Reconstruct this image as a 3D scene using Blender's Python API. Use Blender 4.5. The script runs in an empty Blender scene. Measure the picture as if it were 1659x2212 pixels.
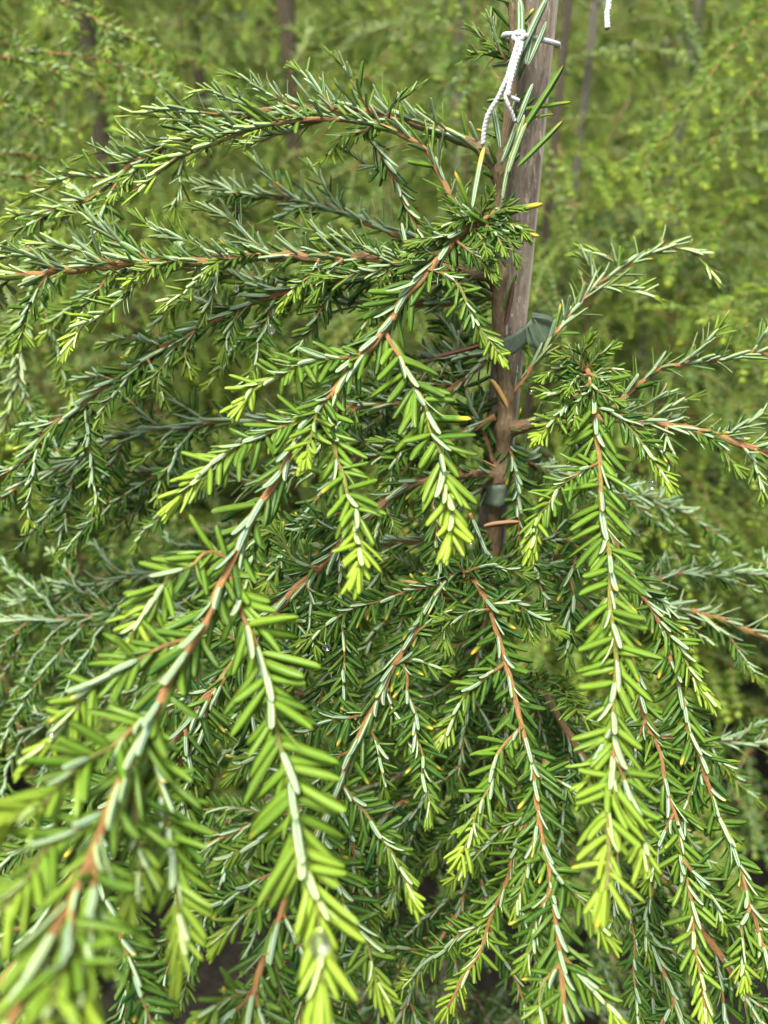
import bpy, math, random
import numpy as np
from mathutils import Vector, Matrix

rng = np.random.default_rng(7)
random.seed(7)
scene = bpy.context.scene
COL = scene.collection

# ------------------------------------------------------------------ camera, sky, sun, exposure
PITCH = math.radians(28.0)
CAM = np.array([0.0, 0.0, 1.50])
W0, H0 = 1659.0, 2212.0
VFOV = math.radians(67.0)
FPX = H0 / 2 / math.tan(VFOV / 2)
cam_data = bpy.data.cameras.new("camera")
cam = bpy.data.objects.new("camera", cam_data)
COL.objects.link(cam)
cam.location = CAM
cam.rotation_euler = (math.pi / 2 - PITCH, 0, 0)
cam_data.sensor_fit = 'VERTICAL'
cam_data.sensor_height = 36.0
cam_data.lens = 18.0 / math.tan(VFOV / 2)
cam_data.clip_start = 0.01
cam_data.clip_end = 300
cam_data.dof.use_dof = True
cam_data.dof.focus_distance = 0.41
cam_data.dof.aperture_fstop = 6.0
scene.camera = cam

world = bpy.data.worlds.new("World")
scene.world = world
world.use_nodes = True
wn = world.node_tree
for n in list(wn.nodes):
    wn.nodes.remove(n)
wo = wn.nodes.new("ShaderNodeOutputWorld")
wb = wn.nodes.new("ShaderNodeBackground")
ws = wn.nodes.new("ShaderNodeTexSky")
ws.sky_type = 'NISHITA'
ws.sun_disc = False
SUN_EL, SUN_AZ = math.radians(70), math.radians(212)
ws.sun_elevation = SUN_EL
ws.sun_rotation = SUN_AZ
ws.air_density = 1.0
ws.dust_density = 4.0
ws.ozone_density = 1.0
wb.inputs[1].default_value = 0.055
whs = wn.nodes.new("ShaderNodeHueSaturation")      # a bright grey overcast instead of a blue sky
whs.inputs["Saturation"].default_value = 0.22
wn.links.new(ws.outputs[0], whs.inputs["Color"])
wn.links.new(whs.outputs[0], wb.inputs[0])
wn.links.new(wb.outputs[0], wo.inputs[0])

sun_d = bpy.data.lights.new("sun", 'SUN')
sun_d.energy = 1.5
sun_d.angle = math.radians(28)
sun_d.color = (1.0, 0.95, 0.86)
sun = bpy.data.objects.new("sun", sun_d)
COL.objects.link(sun)
sdir = Vector((math.sin(SUN_AZ) * math.cos(SUN_EL), math.cos(SUN_AZ) * math.cos(SUN_EL), math.sin(SUN_EL)))
sun.rotation_euler = sdir.to_track_quat('Z', 'Y').to_euler()
sun.location = (0, 0, 6)

scene.view_settings.view_transform = 'Standard'
scene.view_settings.look = 'None'
scene.view_settings.exposure = 2.7
scene.view_settings.gamma = 1.0
scene.view_settings.use_curve_mapping = False
scene.render.engine = 'CYCLES'
scene.cycles.max_bounces = 12
scene.cycles.diffuse_bounces = 2
scene.cycles.transmission_bounces = 12
scene.cycles.transparent_max_bounces = 4
scene.cycles.caustics_refractive = False
scene.cycles.caustics_reflective = False

CX = np.array([1.0, 0, 0])
CF = np.array([0, math.cos(PITCH), -math.sin(PITCH)])
CU = np.array([0, math.sin(PITCH), math.cos(PITCH)])


def P(x, y, d):
    return CAM + CF * d + CX * ((x - W0 / 2) / FPX * d) + CU * (-(y - H0 / 2) / FPX * d)


def proj(p):
    q = np.asarray(p) - CAM
    d = q @ CF
    return W0 / 2 + FPX * (q @ CX) / d, H0 / 2 - FPX * (q @ CU) / d, d


# ------------------------------------------------------------------ materials
def new_mat(name):
    m = bpy.data.materials.new(name)
    m.use_nodes = True
    nt = m.node_tree
    for n in list(nt.nodes):
        nt.nodes.remove(n)
    out = nt.nodes.new("ShaderNodeOutputMaterial")
    return m, nt, out


class NT:
    def __init__(s, nt):
        s.nt = nt

    def n(s, typ, **kw):
        nd = s.nt.nodes.new(typ)
        for k, v in kw.items():
            setattr(nd, k, v)
        return nd

    def put(s, sock, v):
        if isinstance(v, bpy.types.NodeSocket):
            s.nt.links.new(v, sock)
        elif v is not None:
            sock.default_value = v

    def math(s, op, a, b=None, c=None, clamp=False):
        nd = s.n("ShaderNodeMath", operation=op, use_clamp=clamp)
        for i, v in enumerate((a, b, c)):
            s.put(nd.inputs[i], v)
        return nd.outputs[0]

    def mix(s, f, a, b):
        nd = s.n("ShaderNodeMix", data_type='RGBA')
        s.put(nd.inputs[0], f)
        s.put(nd.inputs[6], a if isinstance(a, bpy.types.NodeSocket) else (*a, 1))
        s.put(nd.inputs[7], b if isinstance(b, bpy.types.NodeSocket) else (*b, 1))
        return nd.outputs[2]

    def ss(s, x, lo, hi):
        nd = s.n("ShaderNodeMapRange", interpolation_type='SMOOTHSTEP')
        s.put(nd.inputs[0], x)
        nd.inputs[1].default_value = lo
        nd.inputs[2].default_value = hi
        return nd.outputs[0]

    def attr(s, name):
        return s.n("ShaderNodeAttribute", attribute_name=name).outputs[2]

    def noise(s, vec, scale, detail=3.0, rough=0.5):
        nd = s.n("ShaderNodeTexNoise")
        s.put(nd.inputs["Vector"], vec)
        nd.inputs["Scale"].default_value = scale
        nd.inputs["Detail"].default_value = detail
        nd.inputs["Roughness"].default_value = rough
        return nd.outputs[0]

    def bsdf(s, color, rough=0.5, spec=0.5, normal=None, **kw):
        b = s.n("ShaderNodeBsdfPrincipled")
        s.put(b.inputs["Base Color"], color if isinstance(color, bpy.types.NodeSocket) else (*color, 1))
        s.put(b.inputs["Roughness"], rough)
        s.put(b.inputs["Specular IOR Level"], spec)
        if normal is not None:
            s.put(b.inputs["Normal"], normal)
        for k, v in kw.items():
            s.put(b.inputs[k], v)
        return b

    def bump(s, h, strength, dist):
        nd = s.n("ShaderNodeBump")
        nd.inputs["Strength"].default_value = strength
        nd.inputs["Distance"].default_value = dist
        s.put(nd.inputs["Height"], h)
        return nd.outputs[0]


def needle_material(name, dark, mid, lime, band, transl=0.28, rough=0.33):
    m, nt, out = new_mat(name)
    k = NT(nt)
    uv = k.n("ShaderNodeUVMap").outputs[0]
    sep = k.n("ShaderNodeSeparateXYZ")
    nt.links.new(uv, sep.inputs[0])
    ux, v = sep.outputs[0], sep.outputs[1]
    side = k.math('GREATER_THAN', ux, 1.5)
    u = k.math('SUBTRACT', ux, k.math('MULTIPLY', side, 2.0))
    c = k.math('MULTIPLY', k.math('ABSOLUTE', k.math('SUBTRACT', u, 0.5)), 2.0)
    fresh = k.attr("fresh")
    rnd = k.attr("rnd")
    tipb = k.attr("tipb")
    # upper face
    pos = k.n("ShaderNodeNewGeometry").outputs["Position"]
    nz = k.noise(pos, 420.0, 2.0)
    green = k.mix(rnd, dark, mid)
    green = k.mix(k.math('MULTIPLY', k.ss(nz, 0.4, 0.75), 0.35), green, mid)
    top = k.mix(fresh, green, lime)
    margin_col = k.mix(fresh, (0.30, 0.38, 0.04), (0.52, 0.62, 0.08))
    top = k.mix(k.math('MULTIPLY', k.ss(c, 0.74, 0.98), 0.62), top, margin_col)
    top = k.mix(k.math('MULTIPLY', k.math('SUBTRACT', 1.0, k.ss(c, 0.0, 0.16)), 0.30), top, k.mix(fresh, mid, lime))
    # lower face: two pale bands beside a green midrib
    rib = k.mix(fresh, (0.06, 0.15, 0.035), (0.34, 0.48, 0.09))
    bandc = k.mix(fresh, band, (0.58, 0.70, 0.34))
    inband = k.math('MULTIPLY', k.ss(c, 0.15, 0.24), k.math('SUBTRACT', 1.0, k.ss(c, 0.58, 0.70)))
    bot = k.mix(inband, rib, bandc)
    bot = k.mix(k.math('MULTIPLY', k.ss(c, 0.70, 0.85), 0.8), bot, margin_col)
    col = k.mix(side, top, bot)
    # withered tips
    tipmask = k.math('MULTIPLY', tipb, k.ss(k.math('ADD', v, k.math('MULTIPLY', tipb, 0.28)), 0.85, 1.25))
    tipcol = k.mix(k.ss(v, 0.9, 1.0), (0.52, 0.42, 0.05), (0.36, 0.17, 0.04))
    col = k.mix(tipmask, col, tipcol)
    dead = k.attr("dead")
    deadc = k.mix(rnd, (0.14, 0.06, 0.035), (0.30, 0.19, 0.06))
    col = k.mix(dead, col, deadc)
    r = k.math('ADD', rough, k.math('MULTIPLY', side, 0.14))
    gro = k.math('MULTIPLY', k.math('SUBTRACT', 1.0, k.ss(c, 0.0, 0.25)), -1.0)
    h = k.math('ADD', gro, k.math('MULTIPLY', nz, 0.3))
    b = k.bsdf(col, r, k.math('ADD', 0.20, k.math('MULTIPLY', side, 0.2)), k.bump(h, 0.35, 0.0004))
    tr = k.n("ShaderNodeBsdfTranslucent")
    k.put(tr.inputs[0], k.mix(0.35, col, k.mix(fresh, (0.16, 0.30, 0.02), (0.50, 0.62, 0.04))))
    mx = k.n("ShaderNodeMixShader")
    k.put(mx.inputs[0], k.math('ADD', transl, k.math('MULTIPLY', fresh, 0.14)))
    nt.links.new(b.outputs[0], mx.inputs[1])
    nt.links.new(tr.outputs[0], mx.inputs[2])
    nt.links.new(mx.outputs[0], out.inputs[0])
    return m


def bark_material(name, old, young, green):
    m, nt, out = new_mat(name)
    k = NT(nt)
    uv = k.n("ShaderNodeUVMap").outputs[0]
    mp = k.n("ShaderNodeMapping")
    nt.links.new(uv, mp.inputs[0])
    mp.inputs["Scale"].default_value = (9.0, 60.0, 1)
    n1 = k.noise(mp.outputs[0], 1.6, 5.0, 0.62)
    mp2 = k.n("ShaderNodeMapping")
    nt.links.new(uv, mp2.inputs[0])
    mp2.inputs["Scale"].default_value = (16.0, 170.0, 1)
    n2 = k.noise(mp2.outputs[0], 1.5, 4.0, 0.6)
    age = k.attr("age")          # 0 old wood, 1 this year's green wood
    base = k.mix(k.ss(age, 0.0, 0.35), old, young)
    base = k.mix(k.ss(age, 0.55, 0.95), base, green)
    dk = k.mix(0.6, base, (0.04, 0.018, 0.008))
    lt = k.mix(0.35, base, (0.55, 0.40, 0.26))
    col = k.mix(k.ss(n1, 0.30, 0.62), dk, base)
    col = k.mix(k.math('MULTIPLY', k.ss(n2, 0.52, 0.72), 0.7), col, lt)
    hgt = k.math('ADD', n1, k.math('MULTIPLY', n2, 0.5))
    b = k.bsdf(col, 0.62, 0.4, k.bump(hgt, 1.0, 0.002))
    nt.links.new(b.outputs[0], out.inputs[0])
    return m


def stake_material(name, a, bcol, pale, moss=0.0):
    m, nt, out = new_mat(name)
    k = NT(nt)
    tc = k.n("ShaderNodeTexCoord").outputs["Object"]
    mp = k.n("ShaderNodeMapping")
    nt.links.new(tc, mp.inputs[0])
    mp.inputs["Scale"].default_value = (170, 170, 9)
    g = k.noise(mp.outputs[0], 2.2, 6.0, 0.65)
    mp2 = k.n("ShaderNodeMapping")
    nt.links.new(tc, mp2.inputs[0])
    mp2.inputs["Scale"].default_value = (330, 330, 42)
    sp = k.noise(mp2.outputs[0], 1.5, 3.0, 0.6)
    big = k.noise(tc, 16.0, 3.0)
    col = k.mix(k.ss(g, 0.32, 0.66), a, bcol)
    col = k.mix(k.math('MULTIPLY', k.ss(sp, 0.57, 0.70), k.math('ADD', 0.25, k.math('MULTIPLY', k.ss(big, 0.45, 0.7), 0.75))), col, pale)
    col = k.mix(k.math('MULTIPLY', k.ss(g, 0.58, 0.64), 0.35), col, (0.05, 0.035, 0.025))
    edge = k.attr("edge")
    col = k.mix(k.math('MULTIPLY', edge, 0.9), col, pale)  # right side painted paler, standing in for light on the chamfer
    b = k.bsdf(col, 0.75, 0.3, k.bump(k.math('ADD', g, k.math('MULTIPLY', sp, 0.4)), 0.8, 0.0015))
    nt.links.new(b.outputs[0], out.inputs[0])
    return m


def simple_material(name, col, col2, scale, rough=0.6, spec=0.4, bump=0.3, dist=0.0005, detail=4):
    m, nt, out = new_mat(name)
    k = NT(nt)
    tc = k.n("ShaderNodeTexCoord").outputs["Object"]
    n = k.noise(tc, scale, detail, 0.6)
    b = k.bsdf(k.mix(k.ss(n, 0.35, 0.68), col, col2), rough, spec, k.bump(n, bump, dist))
    nt.links.new(b.outputs[0], out.inputs[0])
    return m


M_NEEDLE = needle_material("hemlock_needle", (0.008, 0.044, 0.012), (0.085, 0.180, 0.016), (0.25, 0.365, 0.036), (0.33, 0.44, 0.32), 0.15)
M_NEEDLE_BG = needle_material("hemlock_needle_rows", (0.055, 0.150, 0.022), (0.165, 0.300, 0.036), (0.40, 0.52, 0.045), (0.34, 0.47, 0.17), 0.32, 0.45)  # fresher yellow-green, lifted further so the rows' brighter light is in the colour
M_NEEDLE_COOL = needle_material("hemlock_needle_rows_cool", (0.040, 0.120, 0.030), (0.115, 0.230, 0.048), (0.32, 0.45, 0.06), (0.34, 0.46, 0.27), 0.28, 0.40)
M_BARK = bark_material("hemlock_bark", (0.140, 0.098, 0.046), (0.360, 0.180, 0.058), (0.24, 0.26, 0.045))
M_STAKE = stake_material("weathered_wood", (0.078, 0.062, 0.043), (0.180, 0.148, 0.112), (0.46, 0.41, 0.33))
M_STAKE_BG = stake_material("weathered_wood_brown", (0.040, 0.031, 0.018), (0.078, 0.062, 0.038), (0.13, 0.11, 0.075))
M_STAKE_GREY = stake_material("weathered_wood_grey", (0.082, 0.074, 0.056), (0.140, 0.128, 0.100), (0.21, 0.195, 0.16))
M_STRING = simple_material("cotton_string", (0.30, 0.305, 0.30), (0.50, 0.50, 0.48), 900.0, 0.85, 0.2, 0.6, 0.0004)
M_TAPE = simple_material("green_tape", (0.060, 0.085, 0.056), (0.090, 0.120, 0.082), 220.0, 0.62, 0.3, 0.2, 0.0003)
M_SOIL = simple_material("dark_soil", (0.006, 0.005, 0.003), (0.018, 0.014, 0.009), 38.0, 0.9, 0.2, 1.0, 0.02, 8)

m, nt, out = new_mat("water")
k = NT(nt)
gl = k.bsdf((1, 1, 1), 0.0, 0.5, **{"Transmission Weight": 1.0, "IOR": 1.33})
nt.links.new(gl.outputs[0], out.inputs[0])
M_WATER = m


# ------------------------------------------------------------------ object helpers
def mesh_from(name, verts, faces_list, mats, uv=None, attrs=None, smooth=True, mat_idx=None):
    """faces_list: list of (n,k) int arrays."""
    me = bpy.data.meshes.new(name)
    verts = np.ascontiguousarray(verts, dtype=np.float32)
    me.vertices.add(len(verts))
    me.vertices.foreach_set("co", verts.ravel())
    idx = np.concatenate([f.ravel() for f in faces_list]).astype(np.int32)
    sizes = np.concatenate([np.full(len(f), f.shape[1]) for f in faces_list]).astype(np.int32)
    starts = np.concatenate([[0], np.cumsum(sizes)[:-1]]).astype(np.int32)
    me.loops.add(len(idx))
    me.loops.foreach_set("vertex_index", idx)
    me.polygons.add(len(sizes))
    me.polygons.foreach_set("loop_start", starts)
    if smooth:
        me.polygons.foreach_set("use_smooth", np.ones(len(sizes), dtype=bool))
    if mat_idx is not None:
        me.polygons.foreach_set("material_index", np.asarray(mat_idx, dtype=np.int32))
    if uv is not None:
        ul = me.uv_layers.new(name="UVMap")
        ul.data.foreach_set("uv", np.ascontiguousarray(uv, dtype=np.float32).ravel())
    for an, av in (attrs or {}).items():
        a = me.attributes.new(an, 'FLOAT', 'POINT')
        a.data.foreach_set("value", np.ascontiguousarray(av, dtype=np.float32))
    for mm in mats:
        me.materials.append(mm)
    me.update(calc_edges=True)
    return me


def link(name, me, parent=None, loc=None):
    o = bpy.data.objects.new(name, me)
    COL.objects.link(o)
    if parent is not None:
        o.parent = parent
    if loc is not None:
        o.location = loc
    return o


def tag(o, label, cat, group=None, kind=None):
    o["label"] = label
    o["category"] = cat
    if group:
        o["group"] = group
    if kind:
        o["kind"] = kind
    return o


def thing(name, label, cat, loc=(0, 0, 0), group=None):
    o = link(name, None, None, loc)
    o.empty_display_size = 0.02
    return tag(o, label, cat, group)


# ------------------------------------------------------------------ curves and tubes
def catmull(pts, step, wiggle=0.0):
    pts = np.asarray(pts, dtype=float)
    if len(pts) == 2:
        pts = np.array([pts[0], (pts[0] + pts[1]) / 2, pts[1]])
    ext = np.vstack([2 * pts[0] - pts[1], pts, 2 * pts[-1] - pts[-2]])
    outp = []
    for i in range(1, len(ext) - 2):
        p0, p1, p2, p3 = ext[i - 1:i + 3]
        n = max(2, int(np.linalg.norm(p2 - p1) / step))
        t = np.linspace(0, 1, n, endpoint=False)[:, None]
        outp.append(0.5 * (2 * p1 + (p2 - p0) * t + (2 * p0 - 5 * p1 + 4 * p2 - p3) * t ** 2 + (3 * p1 - p0 - 3 * p2 + p3) * t ** 3))
    outp.append(pts[-1:])
    q = np.vstack(outp)
    # uniform resample
    s = np.concatenate([[0], np.cumsum(np.linalg.norm(np.diff(q, axis=0), axis=1))])
    n = max(3, int(s[-1] / step) + 1)
    ss = np.linspace(0, s[-1], n)
    r_ = np.stack([np.interp(ss, s, q[:, j]) for j in range(3)], 1)
    if wiggle:
        for _ in range(2):
            d_ = norm(rng.normal(0, 1, 3))
            r_ = r_ + d_ * (wiggle * np.minimum(1, ss / .02) * np.sin(ss * rng.uniform(120, 330) + rng.uniform(0, 6)))[:, None]
    return r_, ss


def norm(v):
    v = np.asarray(v, dtype=float)
    return v / np.maximum(np.linalg.norm(v, axis=-1, keepdims=True), 1e-9)


def frames(q, ref, transport):
    """tangent, dorsal direction, side along the curve."""
    t = norm(np.gradient(q, axis=0))
    u = np.zeros_like(q)
    r = norm(ref)
    for i in range(len(q)):
        w = r - t[i] * (r @ t[i])
        if np.linalg.norm(w) < 0.15 and i:
            w = u[i - 1] - t[i] * (u[i - 1] @ t[i])
        u[i] = norm(w)
        if transport:
            r = u[i]
    return t, u, np.cross(t, u)


def tube_arrays(q, rad, sides, rough=0.0, seed=0):
    n = len(q)
    t, u, s = frames(q, (0.13, 0.31, 0.94), True)
    a = np.linspace(0, 2 * math.pi, sides, endpoint=False)
    ring = np.cos(a)[None, :, None] * u[:, None, :] + np.sin(a)[None, :, None] * s[:, None, :]
    r = np.broadcast_to(np.asarray(rad, dtype=float), (n,))[:, None] * np.ones(sides)[None]
    if rough:
        g = np.random.default_rng(seed)
        r = r * (1 + g.normal(0, rough, (n, sides)) + g.normal(0, rough * 0.7, (n, 1)))
    v = (q[:, None, :] + ring * r[..., None]).reshape(-1, 3)
    i = np.arange(n - 1)[:, None] * sides
    j = np.arange(sides)[None]
    j2 = (j + 1) % sides
    quads = np.stack([i + j, i + j2, i + sides + j2, i + sides + j], -1).reshape(-1, 4)
    L = np.concatenate([[0], np.cumsum(np.linalg.norm(np.diff(q, axis=0), axis=1))])
    uj = np.stack([j / sides, (j + 1) / sides, (j + 1) / sides, j / sides], -1) * np.ones((n - 1, 1, 1))
    vi = np.stack([np.broadcast_to(L[:-1, None], (n - 1, sides)), np.broadcast_to(L[:-1, None], (n - 1, sides)),
                   np.broadcast_to(L[1:, None], (n - 1, sides)), np.broadcast_to(L[1:, None], (n - 1, sides))], -1)
    uv = np.stack([uj, vi], -1).reshape(-1, 2)
    # caps
    v = np.vstack([v, q[:1], q[-1:]])
    c0, c1 = n * sides, n * sides + 1
    jj = np.arange(sides)
    tri = np.vstack([np.stack([np.full(sides, c0), (jj + 1) % sides, jj], 1),
                     np.stack([np.full(sides, c1), (n - 1) * sides + jj, (n - 1) * sides + (jj + 1) % sides], 1)])
    uvt = np.zeros((len(tri) * 3, 2))
    uvt[len(uvt) // 2:, 1] = L[-1]
    ringid = np.concatenate([np.repeat(np.arange(n), sides), [0, n - 1]])
    return v, quads, tri, uv, uvt, ringid


def tube_mesh(name, q, rad, sides, mat, age=None, rough=0.0, seed=0):
    v, quads, tri, uv, uvt, rid = tube_arrays(q, rad, sides, rough, seed)
    at = {"age": (np.zeros(len(q)) if age is None else np.broadcast_to(age, (len(q),)))[rid]}
    return mesh_from(name, v, [quads, tri], [mat], np.vstack([uv, uvt]), at)


# ------------------------------------------------------------------ needles
def needle_template(kz, kx, lod):
    if lod == 0:
        ys = np.array([0.0, 0.07, 0.28, 0.68, 0.89, 0.97])
        ws = np.array([0.25, 0.80, 1.0, 0.98, 0.80, 0.46])
    elif lod == 1:
        ys = np.array([0.0, 0.2, 0.62, 0.92])
        ws = np.array([0.3, 0.95, 1.0, 0.5])
    else:
        ys = np.array([0.05, 0.55])
        ws = np.array([0.45, 1.0])
    v = []
    for y, w in zip(ys, ws):
        zb = kz * y * y
        xb = kx * y * y
        v += [(-.5 * w + xb, y, zb - 0.02), (xb, y, zb + 0.06 * w + 0.02), (.5 * w + xb, y, zb - 0.02), (xb, y, zb - 0.06 * w - 0.03)]
    v.append((kx, 1.0, kz))
    n = len(ys)
    quads, uvq = [], []
    U = [(0, 0.5), (0.5, 1.0), (3.0, 2.5), (2.5, 2.0)]
    for i in range(n - 1):
        for j in range(4):
            a, b = i * 4 + j, i * 4 + (j + 1) % 4
            quads.append((a, a + 4, b + 4, b))
            uvq += [(U[j][0], ys[i]), (U[j][0], ys[i + 1]), (U[j][1], ys[i + 1]), (U[j][1], ys[i])]
    tris, uvt = [], []
    for j in range(4):
        a, b = (n - 1) * 4 + j, (n - 1) * 4 + (j + 1) % 4
        tris.append((a, n * 4, b))
        uvt += [(U[j][0], ys[-1]), ((U[j][0] + U[j][1]) / 2, 1.0), (U[j][1], ys[-1])]
    quads = np.array(quads)
    tris = np.array(tris)
    return np.array(v), quads, tris, np.array(uvq), np.array(uvt)


BENDS = [(-0.6, 0.2), (-1.1, -0.3), (-0.2, 0.45), (0.3, -0.15), (-0.5, -0.6), (-0.9, 0.5)]
TEMPL = {lod: [needle_template(kz, kx, lod) for kz, kx in BENDS] for lod in (0, 1, 2)}


class Needles:
    """Collected needle placements: base, axis, top normal, length, width and looks."""
    def __init__(s):
        s.p, s.a, s.n, s.L, s.W, s.f, s.r, s.tb, s.dead, s.owner = ([] for _ in range(10))

    def add(s, p, a, n, L, W, f, r, tb, dead=None, owner=None):
        for lst, val in ((s.p, p), (s.a, a), (s.n, n), (s.L, L), (s.W, W), (s.f, f), (s.r, r), (s.tb, tb),
                         (s.dead, np.zeros(len(p)) if dead is None else dead),
                         (s.owner, np.full(len(p), -1 if owner is None else owner))):
            lst.append(np.asarray(val, dtype=float))

    def arrays(s):
        d = {}
        for kk in ("p", "a", "n", "L", "W", "f", "r", "tb", "dead", "owner"):
            d[kk] = np.concatenate(getattr(s, kk))
        a = norm(d["a"])
        n = d["n"] - a * np.sum(d["n"] * a, 1, keepdims=True)
        n = norm(n)
        d["a"], d["n"], d["x"] = a, n, np.cross(a, n)
        d["b"] = (np.abs(d["p"] @ np.array([9173.1, 5171.3, 7331.7])) * 10).astype(int) % len(BENDS)
        return d


def foliage_mesh(name, d, sel, lod, mat):
    V, Q, T, UQ, UT, A = [], [], [], [], [], {k2: [] for k2 in ("fresh", "rnd", "tipb", "dead")}
    off = 0
    for b in range(len(BENDS)):
        idx = np.nonzero(sel & (d["b"] == b))[0]
        if not len(idx):
            continue
        tv, tq, tt, uq, ut = TEMPL[lod][b]
        W = d["W"][idx][:, None, None]
        L = d["L"][idx][:, None, None]
        vv = (d["p"][idx][:, None, :] + d["x"][idx][:, None, :] * tv[None, :, 0:1] * W
              + d["a"][idx][:, None, :] * tv[None, :, 1:2] * L + d["n"][idx][:, None, :] * tv[None, :, 2:3] * W)
        nv = len(tv)
        o = (off + np.arange(len(idx)) * nv)[:, None, None]
        V.append(vv.reshape(-1, 3))
        Q.append((tq[None] + o).reshape(-1, 4))
        T.append((tt[None] + o).reshape(-1, 3))
        UQ.append(np.tile(uq, (len(idx), 1)))
        UT.append(np.tile(ut, (len(idx), 1)))
        for k2, src in (("fresh", "f"), ("rnd", "r"), ("tipb", "tb"), ("dead", "dead")):
            A[k2].append(np.repeat(d[src][idx], nv))
        off += len(idx) * nv
    return mesh_from(name, np.vstack(V), [np.vstack(Q), np.vstack(T)], [mat],
                     np.vstack([np.vstack(UQ), np.vstack(UT)]), {k2: np.concatenate(x) for k2, x in A.items()})


def grow_needles(N, q, ss, ref, L, style, fresh, transport=False, rw=0.0012, dens=1.0, yellow=0.03, owner=None, freshtip=0.5, wide=0.166, vigour=None):
    """Needles along a twig. style: 'shoot' flat two-ranked spray, 'main' old wood with appressed needles, 'brush' all round."""
    L = L * (1.25 if style == 'brush' else 1.12)
    t, u, s = frames(q, ref, transport)
    total = ss[-1]
    prm = {'shoot': dict(lat=0.172, dor=0.40, ven=0.8), 'main': dict(lat=0.42, dor=0.46, ven=1.3),
           'brush': dict(lat=0.29, dor=0.36, ven=0.6), 'sparse': dict(lat=1.0, dor=0.8, ven=2.5)}[style]
    for rank in ('latL', 'latR', 'dor', 'ven', 'tip'):
        if rank == 'tip':
            cnt = 9
            x = total - rng.uniform(0, 0.10 * L + 0.002, cnt)
        else:
            step = L * prm['lat' if rank.startswith('lat') else rank] / dens
            cnt = int(total / step)
            if cnt < 1:
                continue
            x = (np.arange(cnt) + rng.uniform(0.1, 0.9, cnt) * 0.8) * step
            x = x[(x < total - 0.15 * L) & (rng.random(cnt) > .1)]
            cnt = len(x)
            if cnt < 1:
                continue
        fi = x / total
        ii = np.clip(np.searchsorted(ss, x), 0, len(ss) - 1)
        p, tt, uu, sd = q[ii], t[ii], u[ii], s[ii]
        tipk = np.clip((total - x) / (2.2 * L), 0, 1)        # 0 at the tip
        ll = L * (0.62 + 0.38 * tipk ** 0.7) * rng.uniform(0.62, 1.08, cnt)
        ll *= np.where(fi < 0.08, 0.75, 1.0)
        j = lambda sd_, m=cnt: rng.normal(0, sd_, m)
        if rank.startswith('lat'):
            sg = -1 if rank == 'latL' else 1
            th = np.radians(24 + 25 * tipk) + j(0.28)
            if style == 'brush':
                th = np.radians(22 + 27 * tipk) + j(0.24)
                ph = np.radians(rng.uniform(-10, 85, cnt))
            else:
                ph = np.radians(rng.normal(-5, 24, cnt))
            if style == 'main':
                th = np.radians(30) + j(0.28)
            rad = sg * sd * np.cos(ph)[:, None] + uu * np.sin(ph)[:, None]
            nn = uu * np.cos(ph)[:, None] - sg * sd * np.sin(ph)[:, None]
            a = tt * np.cos(th)[:, None] + rad * np.sin(th)[:, None]
            nn = nn + sd * j(0.32)[:, None] - tt * rng.uniform(-0.1, 0.25, cnt)[:, None]
            if style == 'brush':
                flip = rng.random(cnt) < 0.6
                nn = np.where(flip[:, None], tt * 0.8 - rad * 0.8 + nn * 0.25, nn)
            lenk = 1.0
        elif rank == 'dor':
            th = np.radians(rng.uniform(7, 20, cnt))
            ps = j(0.75)
            rad = uu * np.cos(ps)[:, None] + sd * np.sin(ps)[:, None]
            a = tt * np.cos(th)[:, None] + rad * np.sin(th)[:, None]
            nn = -rad + sd * j(0.15)[:, None]
            lenk = 0.82 if style != 'main' else 1.05
        elif rank == 'ven':
            th = np.radians(rng.uniform(20, 50, cnt))
            ps = j(0.9)
            rad = -uu * np.cos(ps)[:, None] + sd * np.sin(ps)[:, None]
            a = tt * np.cos(th)[:, None] + rad * np.sin(th)[:, None]
            nn = tt * 0.6 - rad * 0.5 + uu * 0.6
            lenk = 0.8
        else:
            th = np.radians(np.abs(rng.normal(8, 13, cnt)))
            ps = rng.uniform(0, 2 * math.pi, cnt)
            rad = uu * np.cos(ps)[:, None] * 0.6 + sd * np.sin(ps)[:, None]
            a = tt * np.cos(th)[:, None] + rad * np.sin(th)[:, None]
            nn = uu + j(0.3)[:, None] * sd
            lenk = 1.1
        ft = np.clip((fi - (1 - freshtip)) / freshtip, 0, 1) ** 1.3
        f = np.clip(fresh * (0.25 + 0.95 * ft) + (0.9 * (1 - tipk) ** 2 if fresh > 0.2 else 0.35 * (1 - tipk) ** 2) + rng.normal(0, 0.06, cnt), 0, 1)
        tb = np.where(rng.random(cnt) < yellow * (1 - ft), rng.uniform(0.5, 1.0, cnt), 0.0)
        wd = wide * (.78 if style == 'brush' else 1.0) * L * rng.uniform(0.86, 1.12, cnt) * (0.8 + 0.2 * tipk)
        off = rw * (1 - 0.6 * fi)
        radn = norm(a - tt * np.sum(a * tt, 1, keepdims=True))
        tone = min(1.0, max(0.0, 0.12 + 1.1 * fresh)) if vigour is None else vigour  # less fresh is darker: older needles, plus inner-crown shade put into the colour
        N.add(p + radn * off[:, None] * 0.8, a, nn, ll * lenk, wd, f, np.clip(tone + rng.normal(0, .2, cnt), 0, 1), tb, None, owner)


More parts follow.
